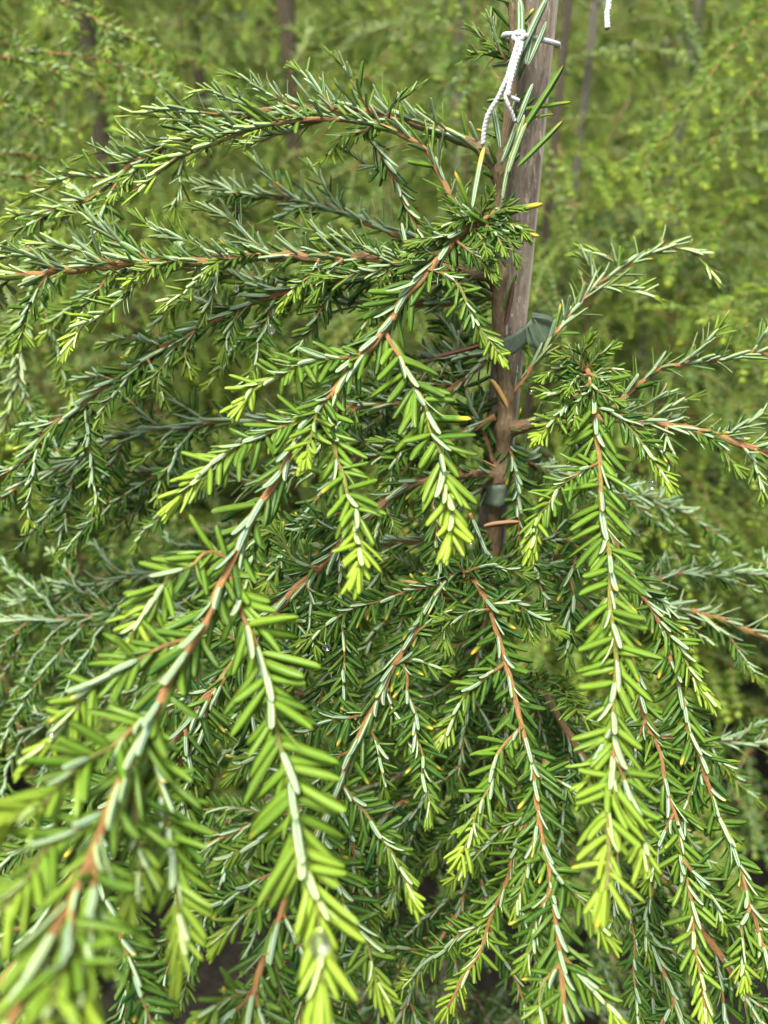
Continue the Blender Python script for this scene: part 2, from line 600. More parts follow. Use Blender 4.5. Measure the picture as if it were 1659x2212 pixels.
# ------------------------------------------------------------------ ground
def build_ground():
    n = 60
    xs = np.linspace(-1, 1, n)
    g = np.sign(xs) * np.abs(xs) ** 2.2 * 60
    X, Y = np.meshgrid(g, g)
    R = np.hypot(X, Y)
    Z = (0.03 * np.sin(X * 5.1 + 1) * np.cos(Y * 4.3) + 0.02 * np.sin(X * 11 + Y * 9)) * np.clip(4 / (R + 1), 0, 1)
    v = np.stack([X, Y, Z], -1).reshape(-1, 3)
    i = np.arange(n - 1)[:, None] * n + np.arange(n - 1)[None]
    f = np.stack([i, i + 1, i + n + 1, i + n], -1).reshape(-1, 4)
    o = link("ground", mesh_from("ground", v, [f], [M_SOIL]))
    o["kind"] = "structure"


build_ground()

# ------------------------------------------------------------------ the staked hemlock in front
STEM_PX = [(1103, -60, .420), (1108, 0, .424), (1113, 90, .430), (1106, 200, .437), (1092, 300, .444), (1080, 375, .449), (1078, 470, .456),
           (1076, 600, .465), (1076, 690, .472), (1086, 790, .481), (1094, 870, .488), (1089, 950, .494),
           (1078, 1035, .501), (1070, 1110, .510), (1064, 1250, .530), (1060, 1400, .555), (1057, 1600, .600)]
STEM = np.array([P(*a) for a in STEM_PX])


def stem_depth(y):
    return float(np.interp(y, [a[1] for a in STEM_PX], [a[2] for a in STEM_PX]))


low = STEM[-1].copy()
STEM = np.vstack([STEM, low + [-0.002, 0.005, -0.2], low + [-0.004, 0.008, -0.45]])
STEM = np.vstack([STEM, [STEM[-1][0], STEM[-1][1] + 0.01, -0.02]])
# a leader above the frame
STEM = np.vstack([STEM[0] + [0.012, 0.0, 0.34], STEM[0] + [0.006, 0.0, 0.16], STEM])

hem = thing("hemlock_tree", "young weeping hemlock tied to the weathered stake, with drooping bright-tipped wet branches", "tree",
            (STEM[-1][0], STEM[-1][1], 0.0))
HEM_OFF = np.array(hem.location)


def child(name, me, parent=hem):
    """mesh data given in world space; the parent sits unrotated at HEM_OFF."""
    o = link(name, me)
    o.parent = parent
    if parent is hem:
        o.location = -HEM_OFF
    return o


NE = Needles()
q, ss = catmull(STEM, 0.004)
fr = ss / ss[-1]
rad = 0.0016 + 0.0019 * np.clip(fr / 0.28, 0, 1) ** 0.8 + 0.0032 * np.clip((fr - 0.25) / 0.3, 0, 1)
for (kx, ky, kd, amp, wid) in [(x_, y_, stem_depth(y_), a_, w_) for x_, y_, a_, w_ in ((1078, 372, .9, .005), (1074, 597, .9, .006), (1094, 925, .75, .008), (1077, 1028, 1.0, .008), (1094, 855, .35, .006))]:
    dd = np.linalg.norm(q - P(kx, ky, kd), axis=1)
    rad = rad * (1 + amp * np.exp(-(dd / wid) ** 2))
trunk = child("trunk", tube_mesh("trunk", q, rad, 14, M_BARK, np.clip(0.32 - fr * 1.6, 0, 1), 0.05, 3))
TOCAM = -CF
FRONT = norm(TOCAM * 0.85 + np.array([0, 0, 1]) * 0.65)
SIDE = norm(TOCAM * 0.25 + np.array([0, 0, 1]))

# traced branches: key, points "x,y x,y", depths, radii, style, needle length, freshness, wood age range, dorsal reference
# side shoots: points, depth start/end, needle length, freshness
def pts(sx, d0, d1, ds=None):
    xy = [tuple(float(c) for c in w.split(',')) for w in sx.split()]
    if ds is None:
        seg = [0.0]
        for a, b in zip(xy[:-1], xy[1:]):
            seg.append(seg[-1] + math.hypot(b[0] - a[0], b[1] - a[1]))
        ds = [d0 + (d1 - d0) * (e / seg[-1]) for e in seg]
    if 1050 < xy[0][0] < 1115 and len(xy) > 4 and xy[0][1] > 300:      # rooted in the stem: start where the stem stands
        shift = stem_depth(xy[0][1]) - ds[0]
        ds = [dd + shift * max(0.0, 1 - i / 3) for i, dd in enumerate(ds)]
    return np.array([P(x, y, dd) for (x, y), dd in zip(xy, ds)])


BR = []


def B(sx, d0, d1, r0, r1, style='main', L=.015, fresh=.15, age=(0.1, .35), ref='F', shoots=(), auto=None, dens=1.0, yellow=.03, ds=None, knob=False):
    BR.append(dict(q=pts(sx, d0, d1, ds), r=(r0, r1), style=style, L=L, fresh=fresh, age=age, ref=FRONT if ref == 'F' else SIDE,
                   shoots=shoots, auto=auto, dens=dens, yellow=yellow, knob=knob))


# upper left arch with its bare brown base
B("1074,368 1055,342 1030,318 985,296 930,276 862,258 800,246 720,238 640,235 540,246 450,280 350,325 300,347 250,385 180,438 100,455 30,472", .441, .49, .0042, .0012,
  'brush', .0165, .5, (.02, .5), 'S', dens=1.15, auto=(.022, .035, .05), shoots=[
    ("800,246 775,200 750,160 737,140", .44, .43, .014, .25), ("720,238 690,195 660,170 645,158", .44, .45, .013, .2),
    ("640,235 585,205 535,175 510,165", .45, .45, .013, .2), ("560,240 500,215 440,195 415,200", .46, .46, .013, .25),
    ("500,255 430,240 350,240 285,246", .455, .45, .014, .45), ("840,255 845,225 870,215 885,205", .44, .43, .013, .1),
    ("450,280 400,262 350,250 330,250", .46, .46, .012, .4), ("350,325 320,310 292,300 275,292", .47, .47, .013, .2),
    ("300,347 250,335 210,330 180,335", .475, .48, .013, .2), ("250,385 190,380 120,395 60,430", .48, .48, .014, .5),
    ("400,300 395,350 385,410 380,450", .475, .48, .014, .2)])
# second arch whose tip is lime
B("1000,470 975,430 960,392 925,330 880,298 835,276 770,262 700,258 600,265 520,288 430,322 370,350 305,408", .436, .415, .0022, .0009, 'brush', .0155, .5, (.15, .85), 'S', dens=1.2,
  shoots=[("700,258 640,280 575,300 540,310", .43, .43, .013, .25), ("520,288 470,290 410,298 370,305", .43, .43, .013, .4)])
B("770,262 800,300 832,350 860,405 885,462 905,505", .452, .45, .0014, .0011, 'main', .014, .05, (.3, .4), 'S', dens=1.3, shoots=[("835,350 800,360 770,340 750,330", .455, .46, .012, .1)])
# dim row behind
B("1065,560 960,530 850,505 770,472 700,448 620,430 540,425 440,412", .46, .55, .0026, .001, 'brush', .016, .05, (.1, .4), 'S', auto=(.02, .03, .05), dens=1.1,
  shoots=[("740,460 715,420 690,390 680,375", .5, .5, .014, .05), ("620,432 590,395 565,365 555,352", .52, .52, .014, .05), ("520,424 480,405 440,400 420,395", .53, .54, .014, .05)])
# long level branch to the left edge
B("1072,597 1040,590 1000,590 930,575 860,567 780,560 700,556 610,553 520,558 440,566 360,566 290,569 200,577 120,585 60,597 -40,590", .452, .44, .0046, .0024, 'brush', .0165, .32, (.02, .35), 'S',
  dens=1.05, yellow=.08, auto=(.016, .03, .045), knob=True, shoots=[
    ("470,562 440,590 415,615 372,650", .435, .425, .013, .3), ("330,570 290,620 240,665 190,700 150,735", .435, .415, .0145, .6),
    ("690,556 680,585 668,610 655,640", .44, .44, .013, .05), ("740,560 720,580 700,605 690,625", .435, .43, .013, .05),
    ("330,566 270,530 210,490 165,455", .45, .455, .0155, .2), ("480,556 410,525 350,500 315,485", .45, .455, .0145, .15),
    ("250,570 180,545 120,530 85,525", .44, .44, .0145, .2), ("590,552 545,520 500,480 440,450", .45, .455, .015, .15),
    ("780,560 730,530 680,500 640,490", .45, .45, .0145, .1), ("860,566 800,545 760,520 720,515", .44, .44, .014, .15),
    ("900,570 850,575 790,590 720,600", .43, .42, .014, .1), ("1000,588 960,610 900,625 850,640", .44, .43, .014, .05), ("120,583 80,560 40,550 0,555", .43, .42, .015, .2),
    ("460,565 470,600 455,640 445,670", .44, .445, .013, .05)])
# second level branch dropping to the lower left
B("1072,640 950,600 800,598 700,610 640,622 590,640 520,666 450,700 410,718 360,748 320,776 225,836 165,886 110,918 60,985 -10,1040", .456, .50, .0028, .0012, 'main', .0165, .15, (.15, .6), 'F', dens=1.5, auto=(.018, .03, .05),
  shoots=[("590,640 560,620 520,600 480,590", .475, .47, .014, .05), ("420,715 405,745 400,770 410,790", .47, .465, .013, .2), ("520,666 500,700 490,730 485,755", .475, .47, .013, .05),
          ("320,776 330,800 345,835 355,860", .48, .48, .013, .1)])
B("1072,760 960,850 860,870 760,880 640,905 550,908 450,912 400,922 300,933 240,948 150,1002 75,1032 -10,1080", .46, .55, .0028, .001, 'brush', .016, .1, (.1, .6), 'F', auto=(.018, .04, .06), dens=1.0,
  shoots=[("450,912 400,880 340,850 310,845", .52, .52, .014, .1), ("420,918 370,950 330,975 310,990", .52, .51, .014, .15)])
B("1070,900 950,960 800,985 650,1020 560,1040 420,1028 320,1020 210,1018 120,1000 60,990", .47, .57, .0028, .001, 'brush', .016, .08, (.2, .4), 'F', auto=(.016, .05, .08), dens=1.1,
  shoots=[("500,1030 420,1045 330,1060 225,1103", .54, .56, .015, .2), ("400,1028 330,1070 280,1110 240,1150", .55, .57, .015, .2)])
# the big branch in front, bowed over toward the lower left corner
B("1080,455 1062,470 1040,480 1010,490 965,540 925,582 890,626 860,666 825,716 785,766 740,820 700,872 650,942 610,1012 570,1082 530,1152 500,1212 478,1268 440,1350 400,1412 350,1512 300,1602 250,1722 200,1832 150,1952 100,2062 50,2152 0,2240",
  0, 0, .0031, .0014, 'main', .0185, .25, (.2, .42), 'F', dens=1.25, yellow=.06, ds=[.447, .435, .425, .42, .412, .408, .403, .4, .396, .392, .386, .38, .37, .36, .35, .34, .33, .322, .308, .298, .28, .265, .248, .232, .218, .206, .197, .19],
  shoots=[("1045,480 1020,462 1000,450 985,440", .424, .418, .011, .05), ("1045,480 1075,492 1098,515 1112,545", .422, .415, .011, .05),
          ("1035,485 1050,510 1065,540 1070,570", .42, .41, .011, .1), ("1030,486 1010,470 990,478 960,488", .42, .415, .012, .05),
          ("1048,478 1062,462 1085,452 1105,452", .424, .415, .0105, .05), ("1038,484 1018,470 1002,468 985,462", .418, .405, .0095, .05), ("1045,480 1058,494 1075,512 1085,530", .42, .405, .0095, .1),
          ("1040,482 1040,462 1050,445 1055,430", .42, .408, .010, .05), ("1020,490 1030,505 1045,522 1050,540", .418, .404, .0095, .05), ("1055,476 1080,478 1110,486 1130,500", .424, .415, .0105, .1),
          ("985,520 1005,535 1035,560 1060,590", .412, .408, .0105, .1), ("985,520 950,512 925,515 900,525", .412, .405, .0105, .05), ("950,555 925,545 905,545 890,552", .41, .402, .0095, .05),
          ("925,582 962,592 992,622 1012,662 1040,712 1078,768", .405, .39, .0115, .25),
          ("835,722 868,785 895,832 917,882 935,935 950,985 963,1040 972,1100 972,1150", .394, .355, .0205, .75),
          ("785,766 720,777 665,782 615,805 565,832 520,866", .39, .37, .0155, .55),
          ("720,846 690,892 640,910 585,933 500,973 450,1013 385,1080", .382, .35, .0165, .8),
          ("712,856 690,880 678,920 668,960 660,990", .38, .345, .0150, .8),
          ("700,872 712,935 728,990 748,1045 764,1105 775,1165 775,1225", .38, .33, .0165, .7),
          ("500,1212 450,1190 420,1218 370,1246 340,1286 300,1336 280,1392", .33, .305, .0155, .75),
          ("485,1245 515,1260 525,1320 555,1400 575,1470 598,1565 617,1650 632,1735 650,1820 668,1900 685,1980 695,2090 698,2130", .328, .255, .0215, .85),
          ("430,1372 350,1400 275,1432 215,1476 150,1546 85,1622", .305, .28, .0155, .6),
          ("340,1530 240,1612 175,1656 100,1724 20,1775", .277, .225, .0175, .7),
          ("318,1570 345,1680 362,1790 378,1900 390,1975 386,2070", .275, .25, .0155, .75),
          ("200,1832 205,1920 195,2010 185,2100 175,2212", .232, .19, .0165, .5),
          ("240,1745 170,1790 90,1850 30,1930 -10,1990", .246, .21, .0165, .55), ("270,1680 290,1760 300,1850 290,1930", .258, .245, .014, .3),
          ("150,1950 160,2050 120,2130 90,2230", .218, .18, .0165, .5)])
# branch behind it
B("1076,1030 1040,1024 980,1028 900,1042 840,1076 760,1150 690,1226 655,1258 590,1322 530,1392 490,1456 440,1516 400,1575 330,1660 215,1786 145,1914 65,2040 0,2130", .477, .30, .0036, .0018, 'main', .0165, .08, (.06, .4), 'F', dens=1.3, auto=(.026, .06, .09), knob=True, yellow=.12,
  shoots=[("840,1080 835,1100 845,1120 850,1135", .45, .44, .008, .0), ("690,1226 640,1215 610,1165 600,1145", .42, .42, .0125, .1), ("760,1150 700,1140 650,1140 590,1150", .435, .43, .012, .05),
          ("660,1255 670,1290 672,1340 678,1395", .42, .41, .0095, .1), ("530,1392 480,1370 430,1360 400,1355", .395, .39, .013, .1),
          ("590,1322 640,1345 680,1385 730,1410", .41, .42, .013, .05), ("455,1500 440,1560 430,1640 415,1730", .38, .37, .014, .2), ("490,1456 470,1500 475,1545 480,1580", .385, .38, .012, .1),
          ("400,1575 410,1660 400,1760 395,1840", .37, .36, .014, .25), ("145,1914 100,1900 40,1905 0,1915", .33, .32, .014, .1), ("330,1660 250,1680 190,1720 130,1800", .36, .35, .014, .1), ("215,1786 235,1840 260,1910 290,1980", .345, .34, .014, .1)])
# centre pair from one arch
B("1064,1262 1035,1240 1000,1235 975,1242 930,1302 890,1376 850,1436 830,1486 800,1542 760,1622 722,1722 675,1815 630,1900 602,1985 572,2062 548,2142 535,2230", .50, .30, .0025, .0015, 'main', .0155, .08, (.12, .4), 'F', dens=1.35, auto=(.028, .05, .08), yellow=.16,
  ds=[.51, .47, .44, .43, .42, .41, .402, .395, .388, .378, .365, .352, .34, .33, .32, .31, .3],
  shoots=[("832,1486 858,1560 885,1605 908,1645", .395, .385, .012, .1), ("735,1690 790,1760 845,1840 888,1932", .37, .35, .0135, .25), ("690,1790 735,1930 795,2050 822,2140", .355, .33, .015, .25),
          ("660,1830 620,1790 550,1824 490,1850", .35, .345, .0125, .15), ("610,1950 590,1935 545,1962 478,2025", .335, .325, .0125, .3), ("890,1376 925,1345 950,1330 975,1320", .41, .41, .0115, .05),
          ("760,1622 720,1640 690,1680 660,1700", .378, .38, .012, .1), ("850,1436 880,1425 915,1430 950,1445", .4, .4, .0115, .1), ("548,2142 520,2150 480,2160 450,2180", .31, .3, .0125, .1),
          ("548,2142 560,2180 558,2230 555,2260", .31, .295, .014, .1), ("575,2060 600,2110 605,2160 610,2200", .318, .32, .011, .05), ("790,1560 815,1610 825,1660 830,1700", .386, .39, .0115, .05)])
B("1064,1262 1030,1238 1000,1238 1028,1262 1055,1308 1085,1406 1110,1496 1130,1582 1150,1656 1160,1736 1172,1816 1186,1880 1196,1960 1210,2060 1218,2160 1224,2250", .50, .32, .0021, .0012, 'shoot', .0150, .12, (.15, .5), 'F', dens=.8, yellow=.14,
  ds=[.51, .46, .44, .425, .416, .408, .4, .394, .388, .38, .373, .366, .358, .35, .34, .332],
  shoots=[("1055,1305 1110,1302 1160,1332 1200,1358", .415, .41, .0115, .15), ("1058,1318 1030,1318 990,1330 960,1335", .413, .405, .010, .1), ("1088,1436 1040,1470 995,1518 955,1602", .405, .39, .0125, .25),
          ("1092,1440 1150,1458 1210,1485 1250,1535 1290,1560", .405, .395, .0125, .15), ("1128,1570 1080,1620 1058,1690 1030,1760 1015,1800 998,1845", .393, .375, .0135, .45),
          ("1152,1660 1205,1690 1255,1720 1300,1765", .387, .38, .0125, .15), ("1165,1770 1145,1840 1128,1905 1120,1960", .376, .365, .0125, .15), ("1184,1870 1230,1918 1275,1970 1305,2015", .366, .35, .014, .35),
          ("1210,2060 1255,2105 1290,2150 1335,2200", .35, .335, .0155, .55), ("1190,1920 1160,1980 1150,2040 1140,2080", .36, .355, .0125, .1), ("1212,2080 1180,2120 1165,2160 1160,2190", .348, .34, .0125, .15), ("1000,1238 1040,1225 1090,1225 1130,1240", .43, .425, .010, .05), ("1005,1240 985,1215 960,1215 945,1230", .435, .43, .011, .05)])
# right-hand hanging branch
B("1230,908 1240,865 1255,820 1268,795 1276,835 1286,895 1292,968 1296,1030 1300,1086 1308,1150 1315,1206 1320,1306 1326,1386 1330,1456 1326,1556 1322,1646 1316,1759 1312,1859 1308,1925", .462, .29, .0019, .0010, 'shoot', .0185, .6, (.3, 1.15), 'F', dens=.95, yellow=.08,
  ds=[.468, .45, .43, .42, .414, .408, .402, .396, .39, .384, .377, .365, .355, .347, .335, .324, .31, .298, .29],
  shoots=[("1266,800 1255,775 1262,755 1268,742", .42, .41, .0105, .0), ("1264,802 1225,790 1200,800 1180,810", .42, .41, .0105, .05),
          ("1262,800 1240,775 1225,768 1210,770", .42, .41, .0095, .0), ("1268,798 1285,775 1300,762 1312,755", .42, .412, .0095, .0), ("1270,805 1290,815 1310,825 1325,835", .416, .406, .0095, .0),
          ("1268,810 1250,815 1238,825 1228,838", .415, .402, .009, .05), ("1272,822 1285,840 1305,855 1325,862", .412, .402, .0095, .05), ("1276,845 1255,862 1245,880 1240,900", .41, .398, .010, .15), ("1272,820 1300,800 1320,795 1335,800", .418, .415, .0105, .0), ("1270,810 1230,830 1205,850 1180,850", .415, .405, .0105, .05),
          ("1272,830 1245,850 1215,885 1190,918 1168,942", .412, .395, .0115, .35), ("1284,880 1330,895 1365,930 1400,978 1438,1034", .408, .39, .0125, .3), ("1294,1000 1250,1022 1212,1050 1180,1092 1158,1135 1145,1180", .399, .38, .013, .55),
          ("1322,1620 1350,1690 1375,1760 1395,1850", .325, .31, .015, .65), ("1326,1560 1300,1610 1285,1660 1270,1700", .334, .325, .013, .4)])
# level branch off to the right and the rising one above it
B("1098,928 1130,920 1170,912 1250,906 1330,904 1400,912 1480,926 1560,946 1620,966 1700,990", .470, .47, .0046, .0026, 'brush', .016, .12, (.02, .35), 'S', dens=.7, auto=(.018, .03, .05), knob=True, yellow=.12,
  shoots=[("1400,910 1430,890 1450,875 1480,860", .47, .47, .0145, .1), ("1440,920 1440,950 1450,980 1445,1010", .465, .46, .0145, .2), ("1560,945 1600,920 1630,905 1659,890", .47, .47, .0145, .1), ("1600,960 1625,990 1640,1030 1645,1060", .465, .46, .0145, .1), ("1340,903 1380,880 1410,865 1440,850", .475, .48, .0145, .1)])
B("1310,905 1330,872 1362,845 1420,800 1480,786 1560,776 1620,766 1700,760", .468, .45, .0020, .0012, 'brush', .015, .2, (.25, .45), 'S', dens=1.0, yellow=.2,
  shoots=[("1480,786 1510,755 1530,735 1545,720", .455, .45, .0145, .2), ("1620,766 1640,740 1655,720 1680,700", .45, .45, .0145, .2)])
B("1106,852 1140,806 1166,772 1192,730 1232,680 1282,622 1340,582 1400,548 1440,532 1500,548 1538,592", .468, .52, .0020, .0008, 'brush', .0155, .4, (.25, .8), 'S', dens=.85, yellow=.25,
  shoots=[("1282,622 1330,620 1370,630 1405,640", .49, .49, .0145, .4), ("1340,582 1320,560 1290,545 1260,545", .505, .51, .0145, .3), ("1282,622 1280,590 1265,565 1255,555", .5, .505, .013, .2)])
# lower right hanging group
B("1310,1140 1340,1195 1380,1276 1420,1332 1442,1400 1470,1496 1490,1582 1520,1659 1542,1736 1570,1800 1597,1870 1622,1960 1655,2062 1680,2150", .44, .40, .0018, .0011, 'shoot', .0145, .2, (.25, .5), 'F', dens=.85, yellow=.06,
  shoots=[("1420,1332 1455,1386 1495,1450 1528,1505", .43, .415, .0150, .8), ("1470,1496 1500,1560 1540,1620 1570,1660", .425, .43, .0125, .15), ("1380,1276 1420,1290 1450,1330 1480,1370", .435, .44, .0125, .1), ("1520,1659 1490,1720 1480,1770 1470,1800", .42, .42, .0125, .1), ("1622,1960 1600,2010 1610,2060 1605,2110", .405, .4, .0135, .5)])
B("1300,1290 1335,1345 1370,1440 1395,1556 1428,1640 1455,1759 1476,1859 1492,1959 1506,2059 1518,2150 1522,2190", .46, .375, .0017, .0009, 'shoot', .0145, .45, (.25, .7), 'F', dens=.85,
  shoots=[("1395,1556 1370,1620 1360,1680 1365,1730", .43, .43, .0125, .1), ("1455,1759 1430,1810 1415,1860 1400,1900", .41, .41, .0125, .2), ("1476,1859 1510,1900 1545,1950 1560,1990", .40, .4, .0125, .2), ("1400,1580 1450,1620 1490,1680 1510,1720", .43, .43, .012, .1)])
B("1180,1500 1260,1640 1330,1740 1370,1800 1420,1884 1470,1934 1530,2030 1580,2100 1612,2160 1650,2230", .53, .44, .0032, .0022, 'main', .0155, .05, (.05, .4), 'F', dens=1.3, auto=(.022, .06, .09),
  shoots=[("1470,1934 1540,1960 1590,1995 1640,2010", .46, .46, .0125, .1), ("1420,1884 1400,1960 1395,2010 1400,2060", .47, .465, .0125, .2), ("1580,2100 1640,2095 1680,2100 1700,2110", .45, .45, .0125, .1)])
B("1290,1840 1340,1920 1382,1984 1416,2060 1436,2110 1456,2160 1480,2230", .50, .44, .0020, .0014, 'main', .0135, .05, (.1, .4), 'F', dens=1.5, auto=(.02, .05, .08))
B("1064,1300 1180,1308 1280,1312 1400,1310 1500,1322 1580,1346 1640,1372 1710,1398", .51, .56, .0034, .0022, 'brush', .016, .1, (.1, .4), 'S', dens=.8, auto=(.02, .04, .06))
B("1070,1200 1200,1225 1320,1250 1400,1258 1465,1240 1560,1237 1680,1240", .50, .60, .0028, .0012, 'brush', .016, .15, (.1, .5), 'S', dens=1.0, auto=(.018, .05, .06))
B("1062,1480 1250,1545 1420,1590 1530,1599 1680,1610", .56, .58, .0026, .0014, 'brush', .016, .1, (.1, .5), 'S', dens=1.0, auto=(.02, .04, .06))
B("1090,960 1160,1010 1250,1040 1340,1060 1420,1085 1500,1120", .48, .66, .0026, .001, 'brush', .016, .1, (.1, .5), 'S', dens=1.1, auto=(.018, .05, .07))
B("1095,950 1110,1000 1118,1050 1120,1120 1125,1180", .475, .50, .0015, .0009, 'shoot', .0135, .05, (.2, .4), 'F', dens=1.1)
# dark twigs in the crook left of the stem
B("1066,1000 1050,950 1035,910 1012,860 995,800 985,740 960,690 930,640", .485, .53, .0016, .0009, 'shoot', .016, .0, (.2, .4), 'F', dens=1.2, auto=(.02, .05, .07), yellow=.1)
B("1060,760 1000,770 940,775 880,800 800,880 740,900", .47, .55, .0018, .0009, 'brush', .016, .05, (.2, .4), 'F', dens=1.2, auto=(.02, .05, .08), yellow=.15)
B("1065,1040 1000,1075 950,1060 880,960 820,930 760,890", .5, .55, .0018, .0009, 'brush', .016, .0, (.2, .4), 'F', dens=1.2, auto=(.02, .05, .08), yellow=.15)
# inner tufts round the lower crook
B("1106,150 1085,120 1065,95 1045,85 1028,72", .436, .43, .0010, .0006, 'shoot', .0125, .15, (.4, .9), 'S', dens=1.1, shoots=[("1085,120 1060,115 1040,118 1022,122", .435, .43, .0115, .15), ("1090,125 1075,95 1068,65 1060,45", .435, .432, .012, .1)])
B("1015,1110 1035,1160 1055,1205 1060,1240 1062,1262", .43, .45, .0012, .0011, 'main', .013, .05, (.3, .4), 'F', dens=1.6)
B("1066,1230 1130,1180 1200,1165 1250,1180 1290,1230", .50, .46, .0014, .0008, 'shoot', .012, .05, (.2, .4), 'F', dens=1.1, auto=(.02, .05, .06))
B("1062,1300 960,1290 850,1300 760,1340 690,1400 640,1470", .52, .47, .0024, .001, 'main', .015, .05, (.1, .4), 'F', dens=1.4, auto=(.016, .06, .09), yellow=.15)
B("1060,1380 1000,1480 960,1560 930,1620", .54, .5, .0018, .0009, 'main', .014, .02, (.1, .4), 'F', dens=1.3, auto=(.018, .05, .08))
B("1060,1450 1180,1500 1240,1600 1270,1700 1290,1800", .55, .5, .0018, .0009, 'main', .014, .05, (.1, .4), 'F', dens=1.3, auto=(.018, .06, .09))
# lower middle, a little further in
B("1180,1640 1140,1760 1090,1909 1055,2000 1020,2085 990,2135 965,2172", .46, .42, .0018, .0009, 'shoot', .0125, .6, (.2, .6), 'F', dens=.9, auto=(.03, .04, .06))
B("1058,1640 1030,1780 1000,1940 980,1985 930,2060 880,2160 850,2230", .60, .47, .0022, .0016, 'main', .014, .05, (.1, .4), 'F', dens=1.3, auto=(.02, .06, .08), yellow=.2)
B("1040,1900 1070,2034 1110,2110 1150,2200", .5, .46, .0012, .0009, 'shoot', .0125, .1, (.2, .4), 'F', dens=.9)
# screening the stem below the crook
B("1066,1290 1050,1330 1035,1400 1015,1500 1000,1600 990,1690", .52, .49, .0018, .0009, 'shoot', .013, .05, (.1, .4), 'F', dens=1.1, auto=(.022, .04, .06))
B("1062,1320 1075,1380 1088,1480 1092,1600 1085,1720", .53, .50, .0018, .0009, 'shoot', .013, .05, (.1, .4), 'F', dens=1.1, auto=(.022, .04, .06))
B("1060,1420 1040,1480 1045,1600 1050,1740 1040,1860", .55, .52, .0018, .0009, 'main', .014, .05, (.1, .4), 'F', dens=1.2, auto=(.020, .05, .07))
B("1058,1560 1010,1640 985,1760 975,1900", .58, .53, .0018, .0009, 'main', .014, .05, (.1, .4), 'F', dens=1.2, auto=(.020, .05, .08))
B("1058,1580 1085,1660 1100,1800 1105,1950", .58, .54, .0018, .0009, 'main', .014, .05, (.1, .4), 'F', dens=1.2, auto=(.020, .05, .08))
# blurred left side
B("1066,1150 800,1180 600,1215 430,1235 320,1238 180,1270 60,1298 -20,1320", .49, .66, .003, .001, 'brush', .016, .15, (.1, .5), 'F', dens=1.2, auto=(.016, .08, .11))
B("1064,1250 800,1290 560,1310 430,1325 240,1326 125,1338 0,1338 -60,1340", .51, .64, .003, .0012, 'brush', .016, .08, (.1, .4), 'F', dens=1.2, auto=(.016, .08, .11))
B("1060,1500 800,1520 560,1480 400,1470 250,1500 100,1560 -20,1620", .56, .62, .003, .001, 'brush', .016, .1, (.1, .5), 'F', dens=1.2, auto=(.016, .09, .12))
B("1056,1600 800,1700 640,1750 500,1800 360,1880 240,1980", .59, .52, .003, .001, 'main', .015, .15, (.1, .5), 'F', dens=1.4, auto=(.014, .08, .12))
B("1056,1650 860,1740 760,1880 700,2000 660,2130 640,2230", .61, .48, .003, .001, 'main', .015, .1, (.1, .5), 'F', dens=1.4, auto=(.014, .08, .12))
B("1076,640 800,660 500,600 300,560 180,540 90,570 50,703 40,803 10,930", .46, .62, .003, .001, 'brush', .017, .4, (.1, .6), 'F', dens=1.2, auto=(.02, .07, .11))

IND = []           # names of mesh parents per branch for individual needles
branch_objs = []


def wood(name, q, r0, r1, age, parent, sides=8, knob=False, seed=0):
    n = len(q)
    f = np.linspace(0, 1, n)
    rad = .84 * (r0 + (r1 - r0) * f ** 0.8)
    if knob:
        dl = np.linalg.norm(q - q[0], axis=1)
        rad = rad * (1 + 0.55 * np.exp(-(dl / .008) ** 2))
    g = np.random.default_rng(seed)
    rad = rad * (1 + 0.16 * (g.random(n) < 0.18))
    return child(name, tube_mesh(name, q, rad, sides, M_BARK, np.clip(age[0] + (age[1] - age[0]) * f ** .7, 0, 1), 0.035, seed), parent)


for bi, b in enumerate(BR):
    q, ss = catmull(b['q'], 0.0035, .0006)
    bo = wood("branch", q, b['r'][0], b['r'][1], b['age'], hem, 10, b['knob'], bi)
    branch_objs.append(bo)
    grow_needles(NE, q, ss, b['ref'], b['L'], b['style'], b['fresh'], rw=b['r'][0] * .8, dens=b['dens'], yellow=b['yellow'], owner=bi)
    for si, (sx, d0, d1, L, fr_) in enumerate(b['shoots']):
        q2, s2 = catmull(pts(sx, d0, d1), 0.003, .0008)
        wood("side_shoot", q2, .0011 if L < .016 else .0014, (.0006), (.42, 1.25), bo, 7, False, 100 * bi + si)
        grow_needles(NE, q2, s2, b['ref'], L, 'shoot' if b['ref'] is FRONT else 'brush', fr_ * rng.uniform(.65, 1.05), rw=.0009, owner=bi)
    if b['auto']:
        spc, l0, l1 = b['auto']
        spc *= 1.15 if np.mean((q - CAM) @ CF) < .5 else 1.5
        t, u, s = frames(q, b['ref'], False)
        x = 0.03
        sg = 1
        while x < ss[-1] - 0.01:
            i = min(len(ss) - 1, int(np.searchsorted(ss, x)))
            ang = rng.uniform(0.6, 1.0)
            el = rng.normal(0.1, 0.35)
            dr = t[i] * math.cos(ang) + (sg * s[i] * math.cos(el) + u[i] * math.sin(el)) * math.sin(ang)
            ln = rng.uniform(l0, l1)
            tau = np.linspace(0, 1, 5)[:, None]
            pp = q[i] + dr * tau * ln + np.array([0, 0, -0.35]) * tau ** 2 * ln
            q2, s2 = catmull(pp, 0.004, .0010)
            wood("side_shoot", q2, .0010, .0005, (.35, .9), bo, 6, False, 1000 + bi * 50 + i)
            grow_needles(NE, q2, s2, b['ref'], rng.uniform(.011, .0135), 'shoot', b['fresh'] * rng.uniform(.3, 1.4), rw=.0008, owner=bi, yellow=b['yellow'])
            x += spc * rng.uniform(0.7, 1.4)
            sg = -sg

